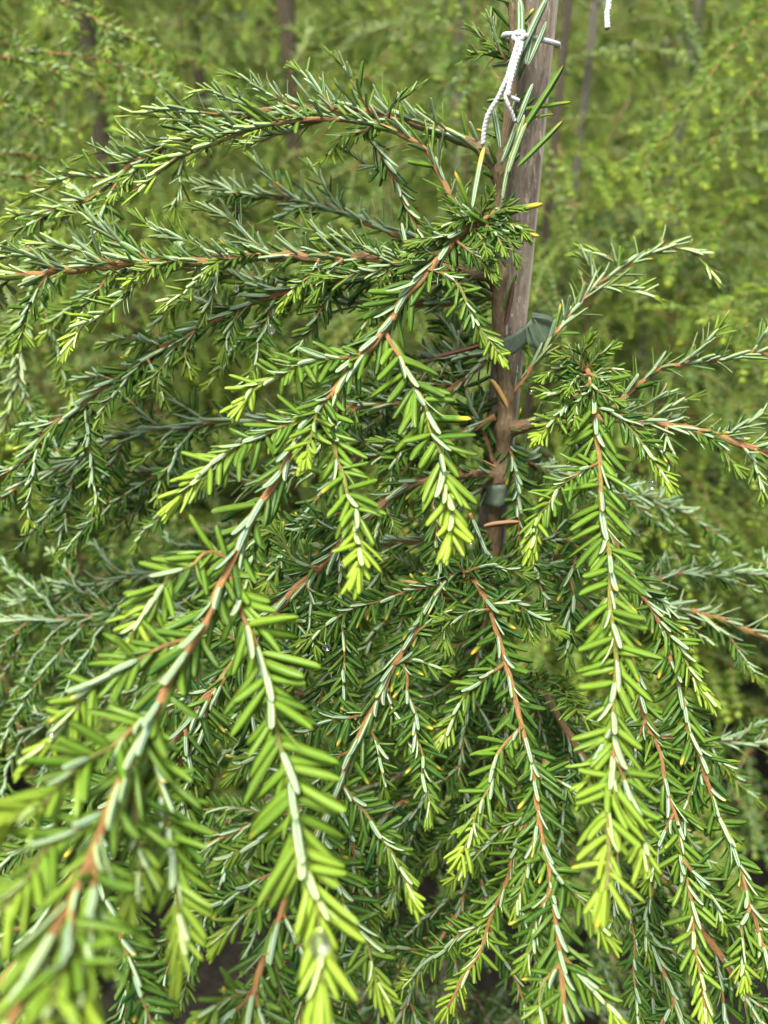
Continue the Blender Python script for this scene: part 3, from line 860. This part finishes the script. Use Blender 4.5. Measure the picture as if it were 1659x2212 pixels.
# needles on the upper stem: long, upright, pale-striped
q, ss = catmull(STEM[1:9], 0.003)
grow_needles(NE, q[::-1], ss, norm(TOCAM + np.array([0.3, 0, 0.1])), .0145, 'sparse', .1, rw=.003, dens=1.4, yellow=.2, freshtip=.01, wide=.15)
for (x0, y0, d0, x1, y1, d1, nx, LW, f_, r_, tb_, dd_) in [
    (1135, 138, .424, 1160, 18, .42, .9, .165, .05, .4, 0, 0), (1122, 118, .424, 1132, 0, .42, .9, .22, .05, .4, 0, 0), (1118, 265, .425, 1150, 178, .42, .9, .19, .05, .5, 0, 0),
    (1122, 120, .422, 1178, 2, .418, .8, .17, .05, .5, 0, 0), (1140, 140, .424, 1185, 50, .42, .8, .17, .05, .3, 0, 0),
    (1118, 360, .43, 1222, 262, .425, -.9, .10, .1, .5, .4, 0), (1115, 300, .428, 1226, 142, .42, -.9, .095, .1, .6, 0, 0), (1116, 240, .43, 1236, 214, .425, -.9, .11, .2, .5, .6, 0),
    (1118, 262, .43, 1198, 239, .425, -.9, .11, .2, .5, .6, 0), (1088, 330, .432, 1128, 262, .425, .9, .17, .15, .8, .5, 0), (1100, 345, .432, 1138, 250, .424, .9, .17, .25, .8, .4, 0),
    (1084, 350, .433, 1122, 270, .425, .9, .18, .05, .8, .3, 0), (1098, 372, .433, 1130, 265, .425, .9, .16, .3, .8, .5, 0), (1080, 320, .433, 1070, 222, .426, .9, .19, .1, .5, .7, 0),
    (1085, 430, .44, 1106, 300, .43, .9, .12, .2, .5, .5, 0), (1010, 440, .42, 985, 370, .41, -.8, .22, .3, .5, 1, 0), (1020, 448, .42, 1040, 320, .42, .5, .13, .2, .5, .8, 0),
    (1060, 470, .42, 1172, 432, .415, -.8, .17, .1, .5, .9, 0), (1075, 500, .42, 1167, 502, .415, -.6, .2, .1, .6, 1, 0), (1068, 490, .42, 1005, 455, .41, -.6, .2, .1, .5, 0, 0),
    (975, 520, .41, 870, 510, .41, -.7, .18, .05, .4, .4, 0), (880, 540, .42, 865, 480, .42, .8, .2, .1, .4, .6, 0),
    (1096, 880, .455, 1067, 815, .452, .9, .23, 0, .9, 0, 1), (1122, 1128, .40, 1043, 1128, .40, .9, .2, 0, .25, 0, 1), (1090, 705, .45, 1115, 610, .445, .9, .13, 0, .05, 0, 1), (1088, 670, .45, 1113, 590, .445, -.8, .13, .1, .7, .2, 0),
    (985, 1290, .43, 870, 1248, .42, .9, .15, 0, 1., 0, 1), (1040, 745, .46, 940, 775, .46, .9, .12, 0, .1, 0, 1), (1040, 1250, .44, 1000, 1262, .43, -.9, .22, .1, .5, 1, 0),
    (1072, 1010, .46, 1042, 995, .455, .9, .14, 0, .9, 0, 1)]:
    p0, p1 = P(x0, y0, d0), P(x1, y1, d1)
    L_ = np.linalg.norm(p1 - p0)
    NE.add([p0], [p1 - p0], [-TOCAM * nx + np.array([0.2, 0, 0.2])], [L_], [LW * L_ * .8], [f_], [r_], [tb_], [dd_], owner=-2)

D = NE.arrays()
# the 300 needles that show largest are objects of their own
tipp = D["p"] + D["a"] * D["L"][:, None]
x0, y0, d0 = proj(D["p"])
x1, y1, d1 = proj(tipp)
size = np.hypot(x1 - x0, y1 - y0)
vis = (np.minimum(x0, x1) > 0) & (np.maximum(x0, x1) < W0) & (np.minimum(y0, y1) > 0) & (np.maximum(y0, y1) < H0) & (d0 > 0.1)
size = np.where(vis, size, 0) + (D["owner"] == -2) * 1e4
order = np.argsort(-size)
own = np.zeros(len(size), dtype=bool)
own[order[:300]] = True
cache = {}
for i in np.nonzero(own)[0]:
    key = (int(D["b"][i]), round(float(D["f"][i]) * 5) / 5, round(float(D["r"][i]) * 3) / 3, round(float(D["tb"][i]) * 2) / 2, float(D["dead"][i]))
    me = cache.get(key)
    if me is None:
        tv, tq, tt, uq, ut = TEMPL[0][key[0]]
        nv = len(tv)
        me = mesh_from("needle", tv, [tq, tt], [M_NEEDLE], np.vstack([uq, ut]),
                       {"fresh": np.full(nv, key[1]), "rnd": np.full(nv, key[2]), "tipb": np.full(nv, key[3]), "dead": np.full(nv, key[4])})
        cache[key] = me
    o = bpy.data.objects.new("needle", me)
    COL.objects.link(o)
    ow = int(D["owner"][i])
    o.parent = branch_objs[ow] if ow >= 0 else trunk
    X, A_, N_ = D["x"][i] * D["W"][i], D["a"][i] * D["L"][i], D["n"][i] * D["W"][i]
    p = D["p"][i]
    o.matrix_basis = Matrix(((X[0], A_[0], N_[0], p[0]), (X[1], A_[1], N_[1], p[1]), (X[2], A_[2], N_[2], p[2]), (0, 0, 0, 1)))
    if D["dead"][i] > .5:
        o["label"] = "withered tan needle"
fol = child("needle_foliage", foliage_mesh("needle_foliage", D, ~own, 0, M_NEEDLE))
fol["kind"] = "stuff"

# ------------------------------------------------------------------ reusable branches (lower part of this tree, and the rows behind)
def sprig(length, lod, mat, L, fresh, rise, droop, nshoot, bend, dens=1.0):
    """a drooping branch along +X with side shoots; returns (wood arrays joined, needles)."""
    N = Needles()
    parts = []
    tau = np.linspace(0, 1, 9)[:, None]
    base = np.hstack([tau * length * (1 - .25 * droop * tau ** 2), bend * length * tau ** 2, rise * length * tau - droop * length * tau ** 2.2])
    base += rng.normal(0, .012 * length, base.shape) * tau
    q, ss = catmull(base, .012)
    parts.append((q, np.linspace(.0020, .0007, len(q)), np.linspace(.05 if lod < 2 else .5, .9, len(q))))
    grow_needles(N, q, ss, (0, 0, 1), L, 'brush' if lod else 'brush', fresh, True, dens=dens * .7, yellow=.02)
    t, u, s = frames(q, (0, 0, 1), True)
    for kx in range(nshoot):
        fx = (kx + rng.uniform(.2, .9)) / nshoot
        i = min(len(q) - 1, int((0.06 + .92 * fx) * len(q)))
        sg = 1 if kx % 2 else -1
        ang = rng.uniform(.55, 1.05)
        el = rng.normal(.05, .4)
        dr = t[i] * math.cos(ang) + (sg * s[i] * math.cos(el) + u[i] * math.sin(el)) * math.sin(ang)
        ln = length * rng.uniform(.14, .32) * (1.1 - .5 * fx)
        tt = np.linspace(0, 1, 4)[:, None]
        q2, s2 = catmull(q[i] + dr * tt * ln + np.array([0, 0, -.55]) * tt ** 2 * ln, .012)
        parts.append((q2, np.linspace(.0010, .0005, len(q2)), np.linspace(.5, 1, len(q2))))
        grow_needles(N, q2, s2, (0, 0, 1), L * rng.uniform(.75, .95), 'shoot', fresh * rng.uniform(.5, 1.3), True, dens=dens, yellow=.02)
    V, F, T, UV, UT, AG = [], [], [], [], [], []
    off = 0
    for (qq, rr, ag) in parts:
        v, qd, tr, uv, uvt, rid = tube_arrays(qq, rr, 5)
        V.append(v); F.append(qd + off); T.append(tr + off); UV.append(uv); UT.append(uvt); AG.append(ag[rid])
        off += len(v)
    wm = mesh_from("branch", np.vstack(V), [np.vstack(F), np.vstack(T)], [M_BARK], np.vstack(UV + UT), {"age": np.concatenate(AG)})
    d = N.arrays()
    fm = foliage_mesh("needle_foliage", d, np.ones(len(d["L"]), bool), lod, mat)
    return wm, fm


inner = [sprig(rng.uniform(.28, .4), 1, M_NEEDLE, .0155, rng.uniform(.0, .15), rng.uniform(.1, .4), rng.uniform(.5, .9), 10, rng.uniform(-.15, .15)) for _ in range(5)]  # low freshness: older needles, with the crown's inside shade in their tone
far_ = [sprig(rng.uniform(.42, .6), 2, M_NEEDLE_COOL if kk_ % 3 == 2 else M_NEEDLE_BG, .0175, rng.uniform(.35, .9), rng.uniform(.25, .6), rng.uniform(.4, .85), 15, rng.uniform(-.2, .2), 1.05) for kk_ in range(9)]


def place_branch(parent, tmpl, loc, az, pit, sc, roll=0.0):
    wm, fm = tmpl
    o = bpy.data.objects.new("branch", wm)
    COL.objects.link(o)
    o.parent = parent
    o.location = loc
    o.rotation_euler = (roll, pit, az)
    o.scale = (sc, sc, sc)
    f = bpy.data.objects.new("needle_foliage", fm)
    COL.objects.link(f)
    f.parent = o
    f["kind"] = "stuff"
    return o


# lower and rear branches of the staked hemlock
zz = np.interp
qs, sss = catmull(STEM, .01)
for i in range(20):
    z = 0.25 + 0.90 * (i + rng.random()) / 20
    j = int(np.argmin(np.abs(qs[:, 2] - z)))
    az = (i * 2.39996) % (2 * math.pi)
    towards = -math.sin(az)                     # 1 when pointing at the camera
    sc = rng.uniform(.75, 1.1)
    if towards > .1:
        if z > 1.06:
            continue
        sc *= 1 - .5 * towards
    place_branch(hem, inner[i % len(inner)], qs[j] - HEM_OFF, az, rng.uniform(-.1, .3), sc)

# ------------------------------------------------------------------ the stake
def stake_mesh(name, a, b, w, mat, twist=0.0, dep=None, round_=False):
    """a square or round pole from a (top) to b (foot), slightly worn, with an attribute that paints its right side pale as if lit."""
    a, b = np.asarray(a, float), np.asarray(b, float)
    n = 60
    f = np.linspace(0, 1, n)
    q = a + (b - a) * f[:, None]
    axis = norm(b - a)
    sx = norm(np.cross(axis, [0, 1, 0]))
    sx = -sx if sx[0] < 0 else sx
    sy = np.cross(axis, sx)
    sy = -sy if sy[1] > 0 else sy                # towards the viewer
    c, s_ = math.cos(twist), math.sin(twist)
    sx, sy = sx * c + sy * s_, sy * c - sx * s_
    h = w / 2
    dp = (dep or w) / 2
    if round_:
        prof = [(h * math.cos(t), dp * math.sin(t)) for t in np.linspace(0, 2 * math.pi, 12, endpoint=False)]
        ed = [0] * 12
    else:
        ch = h * .2
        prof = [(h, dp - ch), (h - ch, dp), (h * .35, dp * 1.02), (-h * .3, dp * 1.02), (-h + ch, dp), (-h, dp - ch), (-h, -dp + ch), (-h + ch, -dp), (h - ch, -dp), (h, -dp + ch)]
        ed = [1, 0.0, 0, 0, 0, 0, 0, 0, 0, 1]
    m = len(prof)
    V = []
    for i in range(n):
        wob = 1 + .012 * math.sin(i * .7) + .01 * math.sin(i * 1.9)
        for (px, py) in prof:
            V.append(q[i] + sx * px * wob + sy * py * wob + rng.normal(0, w * .004, 3))
    V = np.array(V)
    i = np.arange(n - 1)[:, None] * m
    j = np.arange(m)[None]
    quads = np.stack([i + j, i + (j + 1) % m, i + m + (j + 1) % m, i + m + j], -1).reshape(-1, 4)
    cap = np.arange(m)[None]
    return mesh_from(name, V - b, [quads, cap, cap[:, ::-1] + (n - 1) * m], [mat], None, {"edge": np.tile(ed, n)}, smooth=False), b


ST_T, ST_B = P(1166, 0, .4365), P(1086, 878, .510)
sdirn = (ST_B - ST_T)
top_pt = ST_T - sdirn * 0.9
foot = ST_T + sdirn * ((ST_T[2] + 0.05) / (ST_T[2] - ST_B[2]))
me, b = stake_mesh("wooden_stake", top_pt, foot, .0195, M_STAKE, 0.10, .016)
tag(link("wooden_stake", me, None, b), "weathered brown square wooden stake beside the hemlock stem, tied with white string", "stake")

# ------------------------------------------------------------------ white string tie
def cord(name, pts3, r, parent, pitch=.0042, mat=M_STRING):
    """two-ply twisted cord: a tube whose section is a figure eight turning along its length."""
    q, ss = catmull(pts3, .0005)
    t, u, s = frames(q, (0.2, -.7, .6), True)
    m = 12
    a = np.linspace(0, 2 * math.pi, m, endpoint=False)
    V = []
    for i in range(len(q)):
        ph = ss[i] / pitch * 2 * math.pi
        rr = r * (.80 + .26 * np.abs(np.cos(a - ph))) * (1 + rng.normal(0, .02))
        V.append(q[i] + (u[i][None] * np.cos(a)[:, None] + s[i][None] * np.sin(a)[:, None]) * rr[:, None])
    n = len(q)
    V = np.array(V).reshape(-1, 3)
    i = np.arange(n - 1)[:, None] * m
    j = np.arange(m)[None]
    quads = np.stack([i + j, i + (j + 1) % m, i + m + (j + 1) % m, i + m + j], -1).reshape(-1, 4)
    cap = np.arange(m)[None]
    return link(name, mesh_from(name, V, [quads, cap[:, ::-1], cap + (n - 1) * m], [mat]), parent)


def frizz(parent, pts3, r, count):
    """loose cotton fibres standing off a cord, one small part."""
    q, ss = catmull(pts3, .001)
    V, F = [], []
    for c in range(count):
        i = rng.integers(len(q))
        d_ = norm(rng.normal(0, 1, 3))
        e_ = norm(rng.normal(0, 1, 3))
        ln = rng.uniform(.0012, .003)
        p = q[i] + d_ * r * .8
        w = .00005
        pp = [p, p + d_ * ln * .5 + e_ * ln * .2, p + d_ * ln * .8 + e_ * ln * .7]
        k0 = len(V)
        sd = norm(np.cross(d_, e_)) * w
        up = e_ * w
        for x in pp:
            V += [x + sd, x - sd, x + up]
        for b_ in (0, 3):
            for aa, bb in ((0, 1), (1, 2), (2, 0)):
                F.append((k0 + b_ + aa, k0 + b_ + bb, k0 + b_ + 3 + bb, k0 + b_ + 3 + aa))
    o = link("loose_fibres", mesh_from("loose_fibres", np.array(V), [np.array(F)], [M_STRING]), parent)
    o["kind"] = "stuff"


tie = thing("string_tie", "white twisted cotton string knotted round the stake and stem, two loose ends hanging", "string")
loop = [P(x, y, d) for x, y, d in [(1125, 76, .4185), (1150, 81, .4225), (1175, 87, .4235), (1196, 93, .4265), (1206, 97, .434), (1200, 97, .452), (1170, 92, .463), (1120, 88, .462), (1088, 84, .445), (1090, 76, .428), (1104, 74, .420), (1125, 76, .4185)]]
cord("loop", loop, .0014, tie)
frizz(tie, loop[:5], .0016, 110)
kn = [P(x, y, d) for x, y, d in [(1110, 78, .4185), (1118, 71, .416), (1130, 72, .416), (1128, 82, .4155), (1118, 86, .416), (1110, 80, .418), (1122, 74, .4150), (1131, 80, .4165)]]
cord("knot", kn, .0016, tie)
e1 = [P(x, y, d) for x, y, d in [(1122, 80, .416), (1115, 105, .415), (1104, 140, .416), (1097, 165, .417), (1085, 192, .419), (1074, 215, .421), (1056, 245, .424), (1047, 275, .427), (1043, 312, .430)]]
cord("cord_end", e1, .0014, tie)
frizz(tie, e1, .0016, 110)
e2 = [P(x, y, d) for x, y, d in [(1126, 82, .4165), (1124, 105, .4155), (1112, 140, .4155), (1104, 170, .4155), (1099, 190, .4155), (1097, 208, .4160)]]
cord("cord_end", e2, .0015, tie)
e3 = [P(x, y, d) for x, y, d in [(1095, 196, .4165), (1092, 210, .416), (1098, 228, .417), (1106, 245, .419), (1112, 262, .421)]]
cord("cord_end", e3, .0011, tie)
cord("cord_end", [P(1103, 210, .419), P(1112, 214, .419), P(1121, 218, .42)], .0012, tie)

dang = [P(x, y, d) for x, y, d in [(1178, -330, .41), (1215, -318, .412), (1270, -285, .425), (1310, -220, .437), (1319, -140, .44), (1317, -60, .44), (1315, 0, .44), (1314, 18, .44), (1311, 30, .44), (1312, 62, .44)]]
so = cord("hanging_string", dang, .0017, None)
tag(so, "short white string end hanging free at the top right of the stake", "string")
# it hangs from the leader's upper tie
# ------------------------------------------------------------------ green tape ties
def ribbon(name, line_top, line_bot, th, parent, straight=False):
    """a strip with thickness between two 3D lines."""
    a, b = (np.array(line_top), np.array(line_bot)) if straight else (catmull(line_top, .0025)[0], catmull(line_bot, .0025)[0])
    n = 40
    rs = lambda c: np.stack([np.interp(np.linspace(0, 1, n), np.linspace(0, 1, len(c)), c[:, j]) for j in range(3)], 1)
    a, b = rs(a), rs(b)
    t = norm(np.gradient(a, axis=0))
    nrm = norm(np.cross(t, a - b))
    rows = []
    K = 6
    for side in (1, -1):
        for kk in range(K):
            f = kk / (K - 1) if side == 1 else 1 - kk / (K - 1)
            rows.append(a * (1 - f) + b * f + nrm * side * th / 2)
    V = np.stack(rows, 1)
    m = 2 * K
    V = V.reshape(-1, 3)
    i = np.arange(n - 1)[:, None] * m
    j = np.arange(m)[None]
    quads = np.stack([i + j, i + (j + 1) % m, i + m + (j + 1) % m, i + m + j], -1).reshape(-1, 4)
    cap = np.arange(m)[None]
    return link(name, mesh_from(name, V, [quads, cap[:, ::-1], cap + (n - 1) * m], [M_TAPE], smooth=False), parent)


tape = thing("tape_tie", "grey-green plastic tape wrapped round stem and stake below the middle, free end folded back", "tape")
ribbon("band", [P(1060, 742, .488), P(1062, 741, .472), P(1078, 735, .4650), P(1105, 724, .4695), P(1138, 703, .4840), P(1152, 698, .497), P(1146, 700, .512), P(1100, 722, .516), P(1066, 742, .502)],
       [P(1064, 778, .491), P(1066, 776, .475), P(1082, 777, .4680), P(1108, 766, .4725), P(1138, 743, .487), P(1152, 738, .500), P(1146, 738, .515), P(1100, 762, .519), P(1070, 780, .505)], .0006, tape)
ribbon("free_end", [P(1136, 704, .4830), P(1147, 690, .485), P(1152, 683, .487), P(1172, 683, .491), P(1193, 689, .494)],
       [P(1138, 744, .4850), P(1150, 750, .487), P(1164, 756, .490), P(1176, 748, .493), P(1188, 730, .496)], .0005, tape, True)
ribbon("folded_edge", [P(1149, 676, .4835), P(1160, 676, .486), P(1178, 680, .4885), P(1194, 687, .4915)],
       [P(1150, 688, .4838), P(1160, 688, .4862), P(1178, 691, .4888), P(1193, 697, .4918)], .0005, tape, True)
tape2 = thing("tape_tie", "lower grey-green tape wound round stem and stake just under the swollen knot", "tape")
ribbon("band", [P(1038, 1046, .520), P(1052, 1048, .500), P(1078, 1048, .490), P(1096, 1046, .496), P(1108, 1042, .515), P(1104, 1042, .538), P(1068, 1044, .542), P(1040, 1046, .525)],
       [P(1040, 1090, .523), P(1053, 1094, .503), P(1076, 1096, .493), P(1093, 1092, .499), P(1105, 1088, .518), P(1101, 1088, .541), P(1067, 1090, .545), P(1041, 1090, .528)], .0006, tape2)

# ------------------------------------------------------------------ the rows behind
def build_tree(loc, h, nb, spread, label, group, first_sc=1.0, tmpl=far_, zmin=.2, trunk_r=.007):
    t = thing("hemlock_tree", label, "tree", loc, group)
    q, ss = catmull([(0, 0, -.02), (rng.normal(0, .01), rng.normal(0, .01), h * .4), (rng.normal(0, .02), rng.normal(0, .02), h * .8), (rng.normal(0, .05), rng.normal(0, .05), h)], .03)
    link("trunk", tube_mesh("trunk", q, np.linspace(trunk_r, .0015, len(q)), 6, M_BARK, np.linspace(0, .08, len(q))), t)
    off = rng.uniform(0, 6)
    if tmpl is far_:
        k0 = int(rng.integers(9))
        tmpl = [far_[(k0 + m_) % 9] for m_ in ((0, 3, 6, 1) if rng.random() < .7 else (0, 3, 6))]
    for i in range(nb):
        f = (i + rng.random()) / nb
        z = zmin + (h - zmin - .02) * f
        j = int(np.argmin(np.abs(q[:, 2] - z)))
        az = off + i * 2.39996 + rng.normal(0, .3)
        sc = spread * (1.15 - .6 * f ** 1.5) * rng.uniform(.8, 1.2) * first_sc
        place_branch(t, tmpl[rng.integers(len(tmpl))], q[j], az, rng.uniform(-.45, .25), sc, rng.normal(0, .15))
    return t


ROW_LABEL = "blurred weeping hemlock sapling in the nursery rows behind the staked one"
spots = []
y = 1.2
row = 0
while y < 6.2:
    half = 0.55 * y + 0.6
    nx = int(2 * half / (.38 + .05 * row)) + 1
    for i in range(nx):
        x = -half + 2 * half * (i + .5 * (row % 2)) / nx + rng.normal(0, .06)
        spots.append((x, y + rng.normal(0, .08), row))
    y += .46 + .12 * row
    row += 1
spots = [s for s in spots if rng.random() > .10 and not (s[2] == 0 and (abs(s[0]) < .33))]
for (x, y, r_) in spots:
    h = rng.uniform(1.55, 1.95) + .1 * r_
    if r_ == 0:
        h = rng.uniform(1.2, 1.45)
    build_tree((x, y, 0), h, 32 if r_ < 4 else 28, rng.uniform(1.0, 1.3) * (1 + .08 * r_), ROW_LABEL, "hemlock saplings in the rows behind")

for (px_, py_, d_) in [(1262, 215, 1.24), (1330, 320, 1.15), (1480, 520, 1.15), (820, 330, 1.3), (560, 250, 1.35), (250, 330, 1.25)]:
    tp = P(px_, py_, d_)
    build_tree((tp[0], tp[1], 0), tp[2], 34, 1.0, ROW_LABEL, "hemlock saplings in the rows behind")

# a belt of taller conifers closes the view
for i in range(33):
    x = -8 + 16 * (i % 11 + (.5 if i > 10 else 0) + (.25 if i > 21 else 0) + rng.uniform(.3, .7)) / 11
    build_tree((x, (7.6, 9.2, 10.6)[i // 11] + rng.uniform(-.5, .5), 0), rng.uniform(3.8, 4.8) + .6 * (i // 11), 80, 2.8, "tall dim conifer closing the view beyond the sapling rows", "tall conifers beyond the rows", trunk_r=.04)

# neighbour at the upper left, its branch tips reaching into the picture
def traced_tree(label, foot_px, branches, L, fresh, mat, group=None):
    fx, fy, fd = foot_px
    base = P(fx, fy, fd)
    t = thing("hemlock_tree", label, "tree", (base[0], base[1], 0), group)
    off = np.array(t.location)
    q, ss = catmull([base * [1, 1, 0] + [0, 0, -.02], base * [1, 1, 0] + [.01, 0, .9], base * [1, 1, 0] + [.0, .01, 2.0]], .03)
    link("trunk", tube_mesh("trunk", q - off, np.linspace(.006, .002, len(q)), 7, M_BARK, np.linspace(0, .4, len(q))), t)
    for sx, d0, d1 in branches:
        pp = pts(sx, d0, d1)
        j = int(np.argmin(np.linalg.norm(q - (pp[0] + [0, 0, .02]), axis=1)))
        pp = np.vstack([q[j:j + 1], pp])
        qq, s2 = catmull(pp, .008)
        N = Needles()
        grow_needles(N, qq, s2, SIDE, L, 'brush', fresh, dens=1.3, vigour=.7)
        bo = link("branch", tube_mesh("branch", qq - off, np.linspace(.0026, .0009, len(qq)), 6, M_BARK, np.linspace(.1, .7, len(qq))), t)
        tt, u, s = frames(qq, SIDE, False)
        x, sg = .04, 1
        while x < s2[-1] - .015:
            i = int(np.searchsorted(s2, x))
            dr = tt[i] * .75 + sg * s[i] * .6 + u[i] * rng.normal(.1, .3)
            ln = rng.uniform(.03, .065)
            t3 = np.linspace(0, 1, 4)[:, None]
            q3, s3 = catmull(qq[i] + dr * t3 * ln + np.array([0, 0, -.2]) * t3 ** 2 * ln, .008)
            link("side_shoot", tube_mesh("side_shoot", q3 - off, np.linspace(.001, .0005, len(q3)), 5, M_BARK, np.linspace(.4, 1, len(q3))), bo)
            grow_needles(N, q3, s3, SIDE, L * .85, 'shoot', fresh * rng.uniform(.7, 1.3), dens=.9)
            x += rng.uniform(.018, .034)
            sg = -sg
        d = N.arrays()
        d["p"] = d["p"] - off
        f = link("needle_foliage", foliage_mesh("needle_foliage", d, np.ones(len(d["L"]), bool), 1, mat), bo)
        f["kind"] = "stuff"
    return t


traced_tree("neighbouring hemlock at the upper left edge reaching arched wet tips into view", (-260, 600, .85),
            [("-150,70 0,92 75,112 165,120 280,148 400,198", .84, .8), ("-60,-40 60,-20 130,0 200,38 298,88", .84, .8), ("-150,105 0,122 80,140 150,168", .82, .8),
             ("-150,215 0,226 60,245 135,298", .8, .78), ("-150,330 -20,330 60,335 140,350", .82, .8), ("-150,370 -20,375 60,385 120,420", .8, .78)], .0145, .6, M_NEEDLE)
traced_tree("slender hemlock at the right edge with long sparse orange twigs hanging leftward", (1960, 500, 1.15),
            [("1760,-80 1659,10 1615,60 1550,140 1475,250 1380,360", 1.1, 1.0), ("1760,60 1659,150 1590,240 1545,295 1480,380 1430,475", 1.1, 1.0), ("1760,330 1680,400 1600,440 1520,520 1440,560", 1.12, 1.05),
             ("1760,620 1680,630 1600,640 1520,690", 1.0, .95)], .0145, .35, M_NEEDLE_BG)

# stakes of the rows behind
for (xa, ya, xb, yb, d, w, mat, lab) in [
    (178, 20, 206, 232, 1.45, .030, M_STAKE_BG, "blurred brown stake behind the arched tips at the upper left"),
    (418, 40, 432, 150, 1.75, .022, M_STAKE_BG, "thin dark stake far behind, between the upper-left stake and the long arching branch"),
    (618, -10, 632, 110, 1.6, .028, M_STAKE_BG, "blurred stake rising behind the top of the long arching branch"),
    (1232, -40, 1196, 520, 1.0, .011, M_STAKE_BG, "slim dark brown stake directly behind the right edge of the weathered stake"),
    (1287, 0, 1256, 300, 1.35, .014, M_STAKE_GREY, "pale grey stake a little right of the weathered stake, below the hanging string"),
    (1497, 100, 1474, 222, 1.8, .022, M_STAKE_GREY, "faint grey stake beside the dark gap at the upper right"),
    (996, 30, 990, 190, 1.9, .022, M_STAKE_GREY, "faint greyish stake left of the white knot, deep in the rows")]:
    A1, B1 = P(xa, ya, d), P(xb, yb, d)
    # stand it upright through the upper point
    dv = np.array([(B1 - A1)[0] * .25, 0.0, -1.0])
    ft = A1 + dv * (A1[2] + .05)
    me, b = stake_mesh("wooden_stake", A1 - dv * .5, ft, w, mat, .2)
    tag(link("wooden_stake", me, None, b), lab, "stake")

# ------------------------------------------------------------------ water drops
def drop_mesh(tail):
    a = np.linspace(0, math.pi, 12)
    V, n, m = [], 12, 14
    for th in a:
        z = math.cos(th)
        r = math.sin(th)
        if z > 0:
            r *= (1 - tail * z)
            z *= (1 + tail * 1.2)
        for kk in range(m):
            V.append((r * math.cos(2 * math.pi * kk / m), r * math.sin(2 * math.pi * kk / m), z))
    i = np.arange(n - 1)[:, None] * m
    j = np.arange(m)[None]
    quads = np.stack([i + j, i + m + j, i + m + (j + 1) % m, i + (j + 1) % m], -1).reshape(-1, 4)
    return mesh_from("water_drop", np.array(V), [quads], [M_WATER])


DROPS = [drop_mesh(.55), drop_mesh(.15), drop_mesh(.3)]
for (x, y, d, r, t, lab) in [
    (586, 713, .434, .0022, 0, "largest clear drop hanging under the middle left branch, round bottomed"),
    (592, 680, .434, .0013, 0, "small clear drop just above the largest hanging one"),
    (510, 624, .436, .0018, 0, "clear drop dangling left of the lone hanging pair under the level branch"),
    (1408, 1048, .388, .0024, 1, "blocky clear drop hanging under the right shoot tip beside the hanging branch"),
    (705, 1398, .404, .0022, 1, "clear drop at the end of the small dark shoot in the centre left"),
    (690, 2040, .213, .0030, 1, "big blurred bright drop on the lime shoot at the bottom"),
    (95, 576, .436, .0022, 1, "clear drop clinging to the level branch at the left edge"),
    (678, 680, .438, .0012, 0, "small drop on a needle tip under the level branch near the centre")]:
    o = link("water_drop", DROPS[t], None, P(x, y, d))
    o.scale = (r, r, r)
    tag(o, lab, "water drop", "water drops on the needles")
cand = np.nonzero(vis & (D["dead"] < .5) & (d1 < .5) & (d1 > .25) & (D["owner"] >= 0))[0]
pick = rng.choice(cand, 150, replace=False)
for c, i in enumerate(pick):
    if c % 2:
        r = rng.uniform(.0006, .0013)
        loc = tipp[i] + np.array([0, 0, -r * .75])
        t = 0 if c % 4 == 1 else 2
    else:
        r = rng.uniform(.0005, .0010)
        f = rng.uniform(.3, .9)
        sg = 1 if (D["n"][i] @ TOCAM) > 0 else -1
        loc = D["p"][i] + D["a"][i] * D["L"][i] * f + D["n"][i] * sg * (D["W"][i] * .12 + r * .35)
        t = 1
    o = link("water_drop", DROPS[t], None, loc)
    o.scale = (r, r, r * rng.uniform(.8, 1.1))
    tag(o, "tiny clear rain drop clinging to a hemlock needle", "water drop", "tiny rain drops scattered on the needles")
